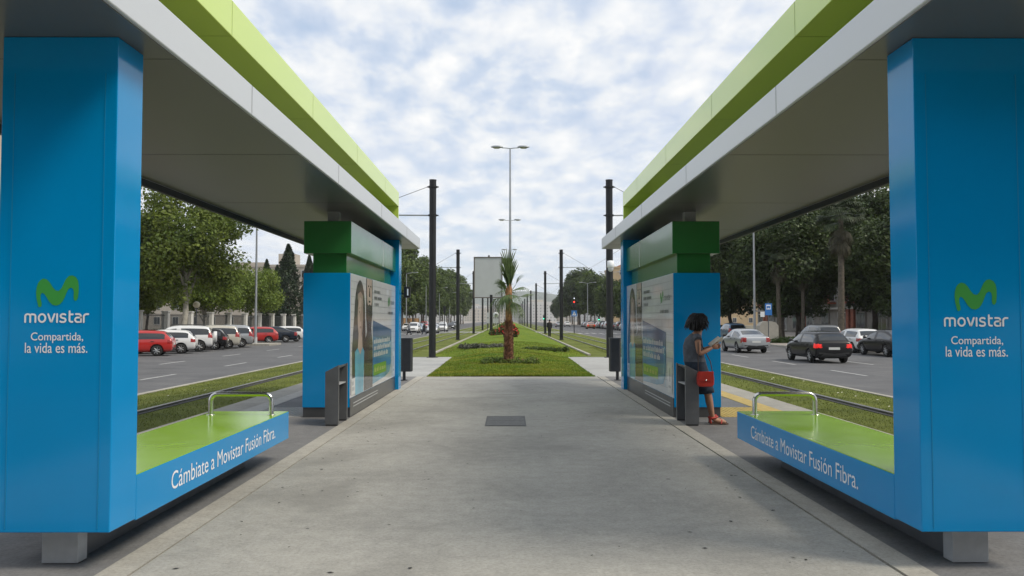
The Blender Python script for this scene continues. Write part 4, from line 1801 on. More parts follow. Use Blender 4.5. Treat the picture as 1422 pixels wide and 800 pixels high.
traffic_light(8.75, 112.0, -.30, 'red traffic light above a blue pedestrian crossing sign', 'red', 3.45, sign=True)
traffic_light(20.1, 186.0, -.35, 'far green traffic light right of the blue crossing sign', 'green', 1.75)
traffic_light(7.9, 190.0, -.3, 'far green traffic light just right of the palm, among the masts', 'green', 1.9)
traffic_light(-9.25, 118.0, -.38, 'dark traffic light seen from behind between the first two left masts', 'none', 2.9, back=True)
traffic_light(-9.3, 104.0, -.38, 'slim dark signal post beside the left crossing', 'none', 2.3, back=True)

# small round sign and low panels beyond the billboard
root = thing('road_sign', 'small round white sign on a thin post left of the palm', 'road sign', (-1.55, 96, 0))
b = MB()
b.tube([(0, 0, 0), (0, 0, 2.4)], .035, 8)
b.build('post', M_GALV, root)
b = MB()
b.lathe([(.30, -.015), (.30, .015)], (0, -.05, 2.15), 'y', 24)
b.build('sign_face', M_SIGNW, root)
b = MB()
b.lathe([(.13, -.006), (.13, .006)], (0, -.073, 2.15), 'y', 18)
b.build('sign_symbol', M_DGREY, root)
root = thing('notice_panel', 'pale notice panels on posts under the billboard', 'sign', (-2.6, 128, -.1))
for zz in (1.1, 2.0):
    b = MB()
    b.box(-.9, .9, -.05, .05, zz, zz + .75)
    b.build('panel', mat('notice_grey', (.45, .46, .47), .6), root)
for sx in (-1, 1):
    b = MB()
    b.tube([(sx * .8, .1, -.2), (sx * .8, .1, 2.9)], .05, 8)
    b.build('post', M_DGREY, root)

# bus stop sign and beige booth on the right
root = thing('bus_stop_sign', 'blue bus stop sign with a white bus symbol beside the lamp post', 'bus stop sign', (19.75, 63.2, RR + .13))
b = MB()
b.tube([(0, 0, 0), (0, 0, 3.2)], .04, 8)
b.build('post', M_DGREY, root)
b = MB()
b.box(-.26, .26, -.07, -.03, 2.18, 3.08)
b.build('sign_face', M_SIGNB, root)
b = MB()
b.box(-.17, .17, -.076, -.0715, 2.62, 2.98)
b.build('white_field', M_SIGNW, root)
b = MB()
b.box(-.13, .13, -.082, -.0775, 2.74, 2.88)
b.box(-.11, -.06, -.082, -.0775, 2.69, 2.74)
b.box(.06, .11, -.082, -.0775, 2.69, 2.74)
b.build('bus_symbol', M_SIGNB, root)
b = MB()
b.box(-.62, -.30, -.06, -.03, 2.05, 2.45)
b.build('timetable', M_SIGNW, root)
root = thing('booth', 'beige round topped booth behind the silver saloon', 'booth', (20.6, 66.2, RR + .13))
b = MB()
b.prism([(-.75, 0), (.75, 0), (.75, 1.35), (.55, 1.62), (.2, 1.72), (-.2, 1.72), (-.55, 1.62), (-.75, 1.35)], -.45, .45)
b.build('body', mat('booth_beige', (.42, .39, .33), .7, var=.1), root)
b = MB()
b.box(-.78, .78, -.48, .48, 0, .12)
b.build('base', M_DGREY, root)

# ------------------------------------------------------------------ trees
M_BARK_PLANE = mat('plane_bark', (.34, .31, .25), .85, var=.35, vscale=2.2, bump=.4, bscale=9, var2=(.48, .45, .38))
M_BARK = mat('dark_bark', (.085, .07, .055), .9, var=.4, vscale=4, bump=.6, bscale=14)
M_LEAF_A = leaf_mat('plane_leaf', (.080, .125, .020), (.185, .23, .038))
M_LEAF_B = leaf_mat('bright_leaf', (.095, .15, .020), (.19, .25, .038))
M_LEAF_D = leaf_mat('shaded_leaf', (.030, .054, .015), (.080, .115, .026), .4, .22)  # backlit shade of the right trees is put into this leaf colour
M_LEAF_C = leaf_mat('cypress_leaf', (.014, .030, .014), (.032, .055, .022), .35, .15)
M_LEAF_R = leaf_mat('avenue_leaf', (.060, .10, .022), (.125, .175, .036))


def leaf_quads(P, D, size, asp=.62, up=.5):
    """P leaf positions, D outward directions"""
    n = len(P)
    nrm = D * .55 + np.array([0, 0, up]) + rng.normal(0, .55, (n, 3))
    nrm /= np.linalg.norm(nrm, axis=1)[:, None] + 1e-9
    a = rng.normal(0, 1, (n, 3))
    t = np.cross(nrm, a)
    t /= np.linalg.norm(t, axis=1)[:, None] + 1e-9
    bt = np.cross(nrm, t)
    s = size * rng.uniform(.6, 1.35, n)[:, None]
    V = np.empty((n, 4, 3))
    V[:, 0] = P - t * s * .5
    V[:, 1] = P - bt * s * .5 * asp
    V[:, 2] = P + t * s * .5
    V[:, 3] = P + bt * s * .5 * asp
    return V.reshape(-1, 3), np.arange(n * 4).reshape(n, 4)


def crown_points(blobs, n, surf=.38):
    w = np.array([b[3] ** 2 for b in blobs])
    idx = rng.choice(len(blobs), n, p=w / w.sum())
    B = np.array(blobs)
    d = rng.normal(0, 1, (n, 3))
    d /= np.linalg.norm(d, axis=1)[:, None]
    r = rng.random(n) ** surf
    # ragged edge: shoots stick out here and there
    r *= 1 + .22 * rng.random(n) ** 4
    P = B[idx, :3] + d * r[:, None] * np.stack([B[idx, 3], B[idx, 3], B[idx, 3] * .82], 1)
    return P, d


def make_tree(H, r, base, nleaf, size, leaf, bark, seed, nblob=26, trunk_r=.22, fork=None, shape='round', lean=0.0, blob_r=(.26, .42)):
    rr = random.Random(seed)
    root = thing('broadleaf_tree', '', '')
    fork = fork or base * 1.05
    cz = (H + base) / 2
    hz = (H - base) / 2
    blobs = []
    for i in range(nblob):
        while True:
            x, y, z = rr.uniform(-1, 1), rr.uniform(-1, 1), rr.uniform(-1, 1)
            q = x * x + y * y + z * z
            if q < 1 and q > .08:
                break
        br = r * rr.uniform(*blob_r)
        k = 1.0
        if shape == 'poplar':
            k = .62 + .38 * (1 - abs(z))
        if shape == 'round' and z < 0:
            k = 1.0 - .25 * (-z)
        bx, by, bz = x * (r - br * .75) * k, y * (r - br * .75) * k, cz + z * (hz - br * .6)
        blobs.append((bx + lean * (bz / H) * 2, by, bz, br))
    P, D = crown_points(blobs, nleaf)
    keep = P[:, 2] > base * .72
    P, D = P[keep], D[keep]
    V, F = leaf_quads(P, D, size)
    q = MB()
    top = cz + hz * .25
    tp = [(0, 0, -.15), (.03 * rr.uniform(-1, 1), 0, .25), (lean * .3 + rr.uniform(-.08, .08), rr.uniform(-.08, .08), fork * .55), (lean * .7 + rr.uniform(-.12, .12), rr.uniform(-.1, .1), fork),
          (lean * 1.1 + rr.uniform(-.4, .4), rr.uniform(-.4, .4), (fork + top) / 2), (lean * 1.3, 0, top)]
    q.tube(tp, [trunk_r * 1.35, trunk_r, trunk_r * .85, trunk_r * .78, trunk_r * .45, trunk_r * .12], 10)
    for bl in blobs[:18]:
        st = rr.uniform(.0, .6)
        z0 = fork + (top - fork) * st
        x0 = tp[3][0] + (tp[5][0] - tp[3][0]) * st
        p0 = Vector((x0, 0, z0 * .96))
        p1 = Vector(bl[:3])
        mid = p0.lerp(p1, .5) + Vector((rr.uniform(-.3, .3), rr.uniform(-.3, .3), rr.uniform(.0, .5)))
        q.tube([p0, mid, p1], [trunk_r * .38, trunk_r * .22, trunk_r * .06], 6)
    q.build('trunk', bark, root)
    raw_mesh('crown', V, F, leaf, root)
    return root


TP = {}


def tree(key, x, y, z, label, group, sc=1.0, sz=None, rot=None, cat='tree', name='broadleaf_tree'):
    mk = TP[key]
    if isinstance(mk, tuple):
        o = make_tree(**mk[0])
        TP[key] = o
    else:
        o = copy_tree(mk)
    o.name = name
    o.location = (x, y, z)
    o.rotation_euler = (0, 0, random.uniform(0, 6.28) if rot is None else rot)
    o.scale = (sc, sc, sz or sc)
    return tag(o, label, cat, group)


TP['plane'] = (dict(H=13.5, r=5.6, base=3.0, nleaf=27000, size=.28, leaf=M_LEAF_A, bark=M_BARK_PLANE, seed=3, nblob=44, trunk_r=.27, fork=2.5, blob_r=(.20, .36)),)
TP['plane2'] = (dict(H=12.0, r=5.0, base=2.6, nleaf=36000, size=.26, leaf=M_LEAF_A, bark=M_BARK, seed=13, nblob=36, trunk_r=.22, blob_r=(.22, .38)),)
TP['bright'] = (dict(H=7.6, r=4.3, base=1.7, nleaf=26000, size=.235, leaf=M_LEAF_B, bark=M_BARK_PLANE, seed=5, nblob=32, trunk_r=.15, blob_r=(.24, .38)),)
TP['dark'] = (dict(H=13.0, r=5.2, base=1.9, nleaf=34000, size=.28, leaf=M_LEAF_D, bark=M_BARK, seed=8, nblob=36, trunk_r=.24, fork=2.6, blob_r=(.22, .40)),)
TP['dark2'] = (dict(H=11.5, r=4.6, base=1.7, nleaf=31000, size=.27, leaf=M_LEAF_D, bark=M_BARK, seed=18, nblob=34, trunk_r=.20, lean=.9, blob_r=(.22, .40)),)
TP['avenue'] = (dict(H=17, r=4.9, base=2.8, nleaf=9000, size=.62, leaf=M_LEAF_R, bark=M_BARK, seed=21, nblob=38, trunk_r=.25, shape='poplar', blob_r=(.24, .40)),)
TP['avenue2'] = (dict(H=15, r=4.6, base=2.8, nleaf=8500, size=.62, leaf=M_LEAF_R, bark=M_BARK, seed=31, nblob=36, trunk_r=.25, shape='poplar', blob_r=(.26, .42)),)
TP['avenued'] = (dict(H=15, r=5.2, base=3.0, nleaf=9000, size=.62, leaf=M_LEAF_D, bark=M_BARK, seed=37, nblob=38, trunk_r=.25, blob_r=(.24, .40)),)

LP = LR + .13
GT1 = 'trees behind the left parking row'
tree('plane', -24.9, 63.5, LP, 'tall plane tree with a pale forked trunk behind the white off-roader', GT1, rot=1.2)
tree('plane2', -31.5, 62.0, LP, 'leafy tree close beside the left blue column, behind the fence', GT1)
tree('plane2', -33.5, 74.0, LP, 'tall tree behind the plane tree with the pale trunk', GT1, 1.08)
tree('bright', -30.6, 83.0, LP, 'rounded bright green tree just right of the pale forked trunk', GT1)
tree('bright', -30.2, 97.0, LP, 'rounded bright green tree behind the left lamp post', GT1, 1.12)
tree('plane2', -38.5, 88.0, LP, 'darker tree set back behind the two bright green trees', GT1, .78)
tree('plane2', -44.0, 78.0, LP, 'large tree far back at the left edge of the parking view', GT1, 1.1)
GT2 = 'dark trees behind the right road'
R_ = RR + .13
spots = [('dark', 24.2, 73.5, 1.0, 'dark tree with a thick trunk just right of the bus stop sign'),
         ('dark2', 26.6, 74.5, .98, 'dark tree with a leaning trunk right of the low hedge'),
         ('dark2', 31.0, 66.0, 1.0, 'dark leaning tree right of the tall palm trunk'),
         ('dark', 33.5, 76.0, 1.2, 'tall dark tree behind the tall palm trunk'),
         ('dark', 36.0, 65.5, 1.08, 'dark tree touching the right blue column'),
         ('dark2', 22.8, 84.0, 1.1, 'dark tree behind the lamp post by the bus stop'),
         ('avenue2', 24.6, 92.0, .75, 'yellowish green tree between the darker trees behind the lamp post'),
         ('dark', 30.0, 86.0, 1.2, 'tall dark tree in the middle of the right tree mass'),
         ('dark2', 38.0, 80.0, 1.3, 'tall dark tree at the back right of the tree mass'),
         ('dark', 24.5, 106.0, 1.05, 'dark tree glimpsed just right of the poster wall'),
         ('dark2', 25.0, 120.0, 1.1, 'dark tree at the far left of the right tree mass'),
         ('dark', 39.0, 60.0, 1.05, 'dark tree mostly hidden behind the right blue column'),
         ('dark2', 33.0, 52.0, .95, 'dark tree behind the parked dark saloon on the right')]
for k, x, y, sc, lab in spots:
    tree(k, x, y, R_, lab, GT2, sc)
# avenue rows far ahead
GA = 'avenue trees far along the left road'
ys = [122, 133, 144, 156, 168, 180, 192, 204, 217, 230, 243, 257, 271, 286, 302, 318, 335, 354, 374, 396]
for i, y in enumerate(ys):
    k = ('avenue', 'avenue2')[i % 2]
    sc = 1.02 + .0011 * (y - 150) + random.uniform(-.07, .07)
    tree(k, -21.9 + random.uniform(-.6, .6), y, LP, 'tall green avenue tree in the row along the far left road', GA, sc)
for i, y in enumerate((190, 215, 240, 268, 300)):
    tree('avenue2', -29.5 + random.uniform(-1, 1), y, LP, 'tall green avenue tree in the second row behind the far left road', 'second row of trees along the far left road', 1.1)
GA = 'dark avenue trees far along the right road'
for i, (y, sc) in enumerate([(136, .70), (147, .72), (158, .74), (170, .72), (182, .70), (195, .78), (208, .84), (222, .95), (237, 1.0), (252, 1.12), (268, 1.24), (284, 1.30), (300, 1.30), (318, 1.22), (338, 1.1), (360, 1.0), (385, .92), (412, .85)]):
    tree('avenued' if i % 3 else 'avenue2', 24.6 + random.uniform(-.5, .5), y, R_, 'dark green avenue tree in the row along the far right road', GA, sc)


# cypresses
def make_cypress(H, seed):
    rr = random.Random(seed)
    root = thing('cypress_tree', '', '')
    n = 9000
    t = rng.random(n) ** .8
    z = .6 + t * (H - .6)
    prof = np.sin(np.clip(t, 0, 1) ** .55 * math.pi) ** .75 * .13 * H + .04
    a = rng.uniform(0, 2 * math.pi, n)
    wob = 1 + .16 * np.sin(a * 3 + z * 1.7) + .12 * np.sin(a * 5 - z * 2.9)
    r = prof * wob * rng.random(n) ** .3
    P = np.stack([r * np.cos(a), r * np.sin(a), z], 1)
    D = np.stack([np.cos(a), np.sin(a), np.full(n, .5)], 1)
    V, F = leaf_quads(P, D, .36, .4, .2)
    raw_mesh('crown', V, F, M_LEAF_C, root)
    q = MB()
    q.tube([(0, 0, -.1), (0, 0, H * .6)], [.2, .06], 8)
    q.build('trunk', M_BARK, root)
    return root


cy = make_cypress(12.2, 1)
GC = 'dark cypresses in front of the pale building'
for i, (x, y, sc, lab) in enumerate([(-30.2, 113, 1.0, 'tallest dark cypress, just left of the left poster wall'),
                                     (-34.6, 118, .86, 'slim dark cypress left of the tallest cypress'),
                                     (-33.4, 119, .80, 'lower slim cypress right next to the tallest one'),
                                     (-30.0, 124, .95, 'dark cypress partly behind the left green box'),
                                     (-28.0, 118, .62, 'short broad cypress at the foot of the tallest one')]):
    o = cy if i == 0 else copy_tree(cy)
    o.location = (x, y, LP)
    o.scale = (sc * (.9 if i else 1.15), sc * (.9 if i else 1.15), sc)
    tag(o, lab, 'cypress', GC)
    o.rotation_euler = (0, 0, i * 1.3)


# ------------------------------------------------------------------ palms
M_FROND = leaf_mat('palm_frond', (.085, .135, .045), (.17, .22, .085), .25, .25)
M_FRONDD = leaf_mat('palm_frond_dark', (.022, .038, .016), (.05, .07, .028), .3, .15)
M_FRONDDRY = leaf_mat('palm_frond_dry', (.045, .042, .022), (.085, .078, .042), .3, .1)
M_PTRUNK = mat('palm_trunk', (.10, .085, .065), .95, var=.45, vscale=6, bump=.6, bscale=20)
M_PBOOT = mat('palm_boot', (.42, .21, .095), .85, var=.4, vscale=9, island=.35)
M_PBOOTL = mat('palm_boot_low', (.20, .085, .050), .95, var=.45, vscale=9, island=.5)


def fan_leaf(q, base, direction, length, petiole, fan=150, blades=17, droop=.25, mi=0, width=None, up=Vector((0, 0, 1))):
    """one palmate leaf: stalk plus a fan of narrow pleated blades"""
    d = Vector(direction).normalized()
    side = d.cross(up)
    side = side.normalized() if side.length > 1e-3 else Vector((1, 0, 0))
    nn = side.cross(d).normalized()
    p0 = Vector(base)
    hub = p0 + d * petiole
    q.tube([p0, p0.lerp(hub, .5) + nn * .02, hub], [.018, .012, .009], 5, mi)
    width = width or length * .085
    for i in range(blades):
        a = R(-fan / 2 + fan * i / (blades - 1))
        e = (d * math.cos(a) + side * math.sin(a)).normalized()
        ll = length * (1 - .25 * abs(a) / R(90)) * random.uniform(.9, 1.06)
        cr = e.cross(nn).normalized()
        m1 = hub + e * ll * .5 + nn * .03 * math.cos(a * 2)
        m2 = hub + e * ll * .80 - Vector((0, 0, droop * ll * .20))
        tip = hub + e * ll - Vector((0, 0, droop * ll * .65))
        w = width
        vs = [hub, m1 - cr * w * .5, m1 + nn * w * .22, m1 + cr * w * .5, m2 - cr * w * .33, m2 + cr * w * .33, tip]
        q.add([tuple(v) for v in vs], [(0, 1, 2), (0, 2, 3), (1, 4, 2), (2, 5, 3), (2, 4, 5), (4, 6, 5)], mi)


# the young palm on the central lawn
random.seed(21)
L = (-.06, 29.0, med_z(0, 29.0) - .02)
root = thing('palm_tree', 'young fan palm with a shaggy reddish trunk on the central lawn', 'palm', L)
b = MB()
prof = [(.16, -.05), (.155, .15), (.145, .5), (.135, 1.0), (.125, 1.38), (.085, 1.52), (.08, 2.0), (.09, 2.45), (.05, 2.62)]
b.lathe(prof, n=18)
b.build('trunk', M_PBOOTL, root)
lo, hi = MB(), MB()
for k in range(420):
    z = .02 + 2.50 * (k / 420) ** .95
    a = k * 2.399
    rr_ = np.interp(z, [p[1] for p in prof], [p[0] for p in prof])
    c, s_ = math.cos(a), math.sin(a)
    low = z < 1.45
    ln = random.uniform(.10, .2) if low else random.uniform(.22, .36)
    out = random.uniform(.02, .075) if low else random.uniform(.01, .05)
    w = random.uniform(.025, .05) if low else random.uniform(.03, .05)
    p = Vector((c * rr_ * .95, s_ * rr_ * .95, z))
    t = Vector((-s_, c, 0))
    tip = Vector((c * (rr_ + out), s_ * (rr_ + out), z + ln))
    mid = Vector((c * (rr_ + .028), s_ * (rr_ + .028), z + ln * .35))
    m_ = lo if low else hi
    m_.add([tuple(p - t * w), tuple(p + t * w), tuple(mid - t * w * .8), tuple(mid + t * w * .8), tuple(tip + t * random.uniform(-.03, .03))],
           [(0, 1, 3, 2), (2, 3, 4)])
tag(lo.build('fibre_sheath', M_PBOOTL, root), kind='stuff')
tag(hi.build('leaf_base_sheath', M_PBOOT, root), kind='stuff')
fr = []
for k in range(16):
    a = k * 2.4
    t = random.uniform(.04, .22)
    fr.append(((math.cos(a) * t, math.sin(a) * t, 1), random.uniform(.6, .9), random.uniform(.1, .75), random.uniform(22, 60), .05))
fr += [((.85, -.3, .18), .66, .36, 150, .18), ((.45, .2, .8), .55, .45, 60, .2), ((-.35, -.25, .75), .5, .30, 110, .3), ((-.45, .2, -.15), .6, .2, 120, .9),
       ((.35, -.3, -.35), .65, .16, 110, .9), ((.1, -.55, -.1), .6, .2, 120, .9), ((-.1, .6, .1), .6, .3, 130, .7), ((.5, .5, .2), .6, .35, 130, .6), ((-.2, -.4, -.5), .6, .12, 100, .9), ((.3, .1, -.6), .6, .14, 100, .9), ((-.4, -.1, -.5), .6, .16, 100, .9), ((-.35, -.35, .5), .5, .3, 110, .5)]
for d, ln, pet, fan, dr in fr:
    q = MB()
    fan_leaf(q, (d[0] * .08, d[1] * .08, 2.36 + random.uniform(-.1, .18)), d, ln, pet, fan, 17 if fan > 80 else 8, dr, 0, ln * (.06 if fan > 80 else .055))
    q.build('frond', M_FROND, root)


# tall dark palms on the right pavement
def make_tall_palm(H):
    root = thing('palm_tree', '', '')
    q = MB()
    pts, rad = [], []
    n = 26
    for i in range(n + 1):
        t = i / n
        pts.append((.12 * math.sin(t * 2.2), .05 * math.sin(t * 3), -.1 + t * H))
        rad.append((.25 - .07 * t) * (1 + .06 * (i % 2)) + (.10 * (1 - t * 8) if t < .125 else 0))
    q.tube(pts, rad, 14)
    q.build('trunk', M_PTRUNK, root)
    top = Vector(pts[-1])
    q, dry = MB(), MB()
    for k in range(38):
        a = k * 2.4
        el = R(random.uniform(-35, 70))
        d = (math.cos(a) * math.cos(el), math.sin(a) * math.cos(el), math.sin(el))
        fan_leaf(q, top + Vector((0, 0, random.uniform(-.1, .3))), d, 1.1, 1.0, 140, 15, .6, 0, .085)
    for k in range(30):
        a = k * 2.4
        el = R(random.uniform(-85, -45))
        d = (math.cos(a) * math.cos(el), math.sin(a) * math.cos(el), math.sin(el))
        fan_leaf(dry, top + Vector((0, 0, random.uniform(-1.6, -.1))), d, .9, .7, 110, 11, .8, 0, .085)
    q.build('crown', M_FRONDD, root)
    dry.build('dry_skirt', M_FRONDDRY, root)
    return root


pal = make_tall_palm(9.6)
for i, (x, y, sc, lab) in enumerate([(25.6, 64.0, 1.03, 'tall palm with a slender pale trunk left of the right blue column'),
                                     (22.9, 70.2, .76, 'dark shaggy palm near the bus stop sign'),
                                     (25.0, 70.5, .68, 'shorter shaggy palm between the bus stop sign and the tall palm')]):
    o = pal if i == 0 else copy_tree(pal)
    o.location = (x, y, R_)
    o.scale = (sc, sc, sc)
    o.rotation_euler = (0, 0, i * 2.0)
    tag(o, lab, 'palm', 'palms on the right pavement')


# ------------------------------------------------------------------ shrubs, hedges, flower bed
def shrub(name, blobs, n, size, m, label, cat, group=None, loc=(0, 0, 0), flowers=None, stems=True):
    root = thing(name, label, cat, loc, 0, group)
    P, D = crown_points(blobs, n, .45)
    P[:, 2] = np.abs(P[:, 2])
    V, F = leaf_quads(P, D, size, .5, .6)
    raw_mesh('foliage', V, F, m, root)
    if stems:
        q = MB()
        for bl in blobs:
            for k in range(3):
                q.tube([(bl[0] + random.uniform(-.1, .1), bl[1] + random.uniform(-.1, .1), -.05), (bl[0] + random.uniform(-.2, .2) * bl[3] * 2, bl[1], bl[2] + bl[3] * .4)], [.014, .006], 5)
        q.build('stems', M_BARK, root)
    if flowers:
        mm, cnt, fs = flowers
        P, D = crown_points(blobs, cnt, .12)
        P[:, 2] = np.abs(P[:, 2])
        V, F = leaf_quads(P, D, fs, .9, .3)
        raw_mesh('flowers', V, F, mm, root)
    return root


M_LEAF_L = leaf_mat('lavender_leaf', (.085, .095, .065), (.15, .15, .12), .35, .2)
M_LEAF_S = leaf_mat('shrub_leaf', (.040, .065, .014), (.085, .115, .022), .4, .2)
M_RED = mat('red_blossom', (.55, .018, .016), .6, island=.3)
M_PINK = mat('dull_red_leaf', (.16, .045, .035), .8, island=.4)
rr = random.Random(5)


def mz(x, y):
    return med_z(x, y)


def bed(x0, x1, y0, y1, n, r):
    return [(rr.uniform(x0, x1), rr.uniform(y0, y1), r * .35, r * rr.uniform(.7, 1.25)) for _ in range(n)]


shrub('flower_bush', bed(-.55, 1.25, -.3, .6, 30, .19), 5200, .075, leaf_mat('weed_leaf', (.075, .125, .016), (.15, .20, .035)), 'small flowering plant spreading at the foot of the young palm', 'shrub', None, (-.35, 28.9, mz(-.2, 29) - .03), (M_PINK, 60, .07))
shrub('lavender_hedge', bed(-2.3, .3, -.5, .5, 34, .20), 7000, .10, M_LEAF_L, 'low grey lavender border left behind the palm', 'hedge', 'lavender borders across the lawn', (-.4, 43.5, mz(-1.2, 43.5) - .04))
shrub('lavender_hedge', bed(.3, 2.6, -.5, .5, 34, .18), 6000, .09, leaf_mat('border_leaf', (.050, .085, .016), (.10, .14, .028)), 'low dark border right behind the palm', 'hedge', 'lavender borders across the lawn', (.3, 41.5, mz(1.6, 41.5) - .06))
shrub('rose_bush', [(rr.uniform(-.42, .42), rr.uniform(-.4, .4), rr.uniform(.25, .75), rr.uniform(.28, .42)) for _ in range(16)], 4600, .14, M_LEAF_S, 'bush covered in red roses behind the palm trunk', 'flowering bush', None, (.0, 62, mz(0, 62) + .02), (M_RED, 520, .17))
shrub('rose_bush', bed(-.5, .5, -.5, .5, 7, .42), 2200, .14, M_LEAF_S, 'bush with a few red roses farther down the lawn', 'flowering bush', None, (-.9, 70, mz(-.9, 70)), (M_RED, 130, .14))
shrub('low_hedge', bed(-2.1, 1.6, -.6, .6, 26, .42), 9000, .12, leaf_mat('hedge_leaf', (.045, .085, .018), (.08, .13, .03)), 'low clipped green hedge behind the silver saloon', 'hedge', None, (22.6, 66.0, R_ - .02))
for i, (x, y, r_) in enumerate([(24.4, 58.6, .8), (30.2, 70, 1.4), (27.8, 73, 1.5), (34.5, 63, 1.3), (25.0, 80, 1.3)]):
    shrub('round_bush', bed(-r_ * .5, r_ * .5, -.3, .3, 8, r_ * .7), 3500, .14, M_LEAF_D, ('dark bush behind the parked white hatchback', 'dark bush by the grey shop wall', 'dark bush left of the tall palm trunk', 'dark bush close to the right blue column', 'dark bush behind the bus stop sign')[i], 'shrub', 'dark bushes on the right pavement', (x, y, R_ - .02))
# a strip of undergrowth in front of the left fence
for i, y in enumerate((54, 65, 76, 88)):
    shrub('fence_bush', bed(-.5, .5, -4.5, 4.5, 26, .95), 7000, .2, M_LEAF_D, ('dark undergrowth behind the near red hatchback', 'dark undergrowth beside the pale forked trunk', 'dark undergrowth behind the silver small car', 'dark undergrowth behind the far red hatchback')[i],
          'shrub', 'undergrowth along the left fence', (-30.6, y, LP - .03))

# ------------------------------------------------------------------ fence and buildings
root = thing('iron_fence', 'dark iron fence between white pillars behind the left parking', 'fence', (-29, 80, LP))
M_PIL = mat('pillar_white', (.56, .55, .51), .8, var=.15, vscale=2, dirt=.4)
M_FENCE = mat('fence_iron', (.03, .034, .033), .6)
M_FWALL = mat('fence_wall', (.28, .265, .24), .85, var=.25, vscale=1.5)
ys = [44 + 5.2 * i for i in range(15)]
for y in ys:
    b = MB()
    b.box(-.26, .26, y - 80 - .26, y - 80 + .26, 0, 2.55)
    b.box(-.32, .32, y - 80 - .32, y - 80 + .32, 2.551, 2.66)
    b.build('pillar', M_PIL, root, bevel=.02)
for y0, y1 in zip(ys, ys[1:]):
    b = MB()
    b.box(-.14, .14, y0 - 80 + .262, y1 - 80 - .262, 0, .5)
    b.build('base_wall', M_FWALL, root)
    b = MB()
    for z in (.7, 2.25):
        b.box(-.02, .02, y0 - 80 + .262, y1 - 80 - .262, z, z + .05)
    y = y0 + .4
    while y < y1 - .35:
        b.box(-.011, .011, y - 80, y - 80 + .022, .52, 2.42)
        y += .13
    b.build('railing', M_FENCE, root)

M_WIN = mat('window_glass', (.03, .036, .042), .08, spec=.7)
M_FRAME = mat('window_frame', (.50, .50, .48), .6)


def building(name, label, cat, x, y, z, w, d, h, wallm, nx, ny, floors, rz=0.0, group=None, roofm=None, roof=None, win=(1.1, 1.4), parapet=.5, sills=True, sides=('front', 'right')):
    """box of storeys with recessed-frame windows; front is the -y face in local space, right the +x face"""
    root = thing(name, label, cat, (x, y, z), rz, group)
    b = MB()
    b.box(-w / 2, w / 2, 0, d, 0, h)
    wl = b.build('wall', wallm, root)
    b = MB()
    b.box(-w / 2 - .15, w / 2 + .15, -.15, d + .15, h + .002, h + parapet)
    b.build('parapet', roofm or wallm, root)
    fh = h / floors
    for fl in range(floors):
        for side, n, span in (('front', nx, w), ('right', ny, d), ('left', ny, d)):
            if side not in sides:
                continue
            for i in range(n):
                c = (i + .5) * span / n
                zc = fl * fh + fh * .55
                ww, wh = win
                q, g_, s_ = MB(), MB(), MB()
                if side == 'front':
                    cx = -w / 2 + c
                    q.box(cx - ww / 2 - .1, cx + ww / 2 + .1, -.08, .02, zc - wh / 2 - .1, zc + wh / 2 + .1)
                    g_.box(cx - ww / 2, cx - .03, -.10, -.06, zc - wh / 2, zc + wh / 2)
                    g_.box(cx + .03, cx + ww / 2, -.10, -.06, zc - wh / 2, zc + wh / 2)
                else:
                    sx = 1 if side == 'right' else -1
                    q.box(sx * w / 2 - .02 * sx, sx * (w / 2 + .08), c - ww / 2 - .1, c + ww / 2 + .1, zc - wh / 2 - .1, zc + wh / 2 + .1)
                    g_.box(sx * (w / 2 + .06), sx * (w / 2 + .10), c - ww / 2, c - .03, zc - wh / 2, zc + wh / 2)
                    g_.box(sx * (w / 2 + .06), sx * (w / 2 + .10), c + .03, c + ww / 2, zc - wh / 2, zc + wh / 2)
                f = q.build('window', M_FRAME, root)
                g_.build('pane', M_WIN, f)
    return root


M_W1 = mat('render_grey', (.40, .36, .31), .9, var=.12, vscale=.4, dirt=.2)
M_W2 = mat('render_cream', (.50, .42, .30), .9, var=.10, vscale=.4, dirt=.15)
M_W3 = mat('render_tan', (.44, .33, .20), .9, var=.12, vscale=.4, dirt=.15)
M_TILE = mat('roof_tile', (.34, .12, .06), .85, var=.3, vscale=2)
o = building('long_building', 'long pale grey building rising behind the cypresses', 'building', -62, 168, LP, 52, 20, 12.6, M_W1, 14, 4, 4, sides=('front', 'right'))
b = MB()
b.box(14, 17.5, 4, 8, 13.1, 15.6)
b.build('roof_block', M_W1, o)
b = MB()
b.box(4, 11, 5, 8, 13.1, 13.9)
b.build('roof_block', M_W1, o)
o = building('apartment_building', 'cream apartment building at the left edge behind the blue column', 'building', -50.5, 66, LP, 15, 14, 19, M_W2, 5, 4, 6)
o = building('apartment_building', 'tan apartment building with a red tiled roof above the right trees', 'building', 56, 262, R_, 46, 24, 18.2, M_W3, 9, 5, 6, sides=('front', 'left'))
b = MB()
b.prism([(-22, 18.71), (22, 18.71), (17, 20.8), (-17, 20.8)], 1, 23)
b.build('roof', M_TILE, o)

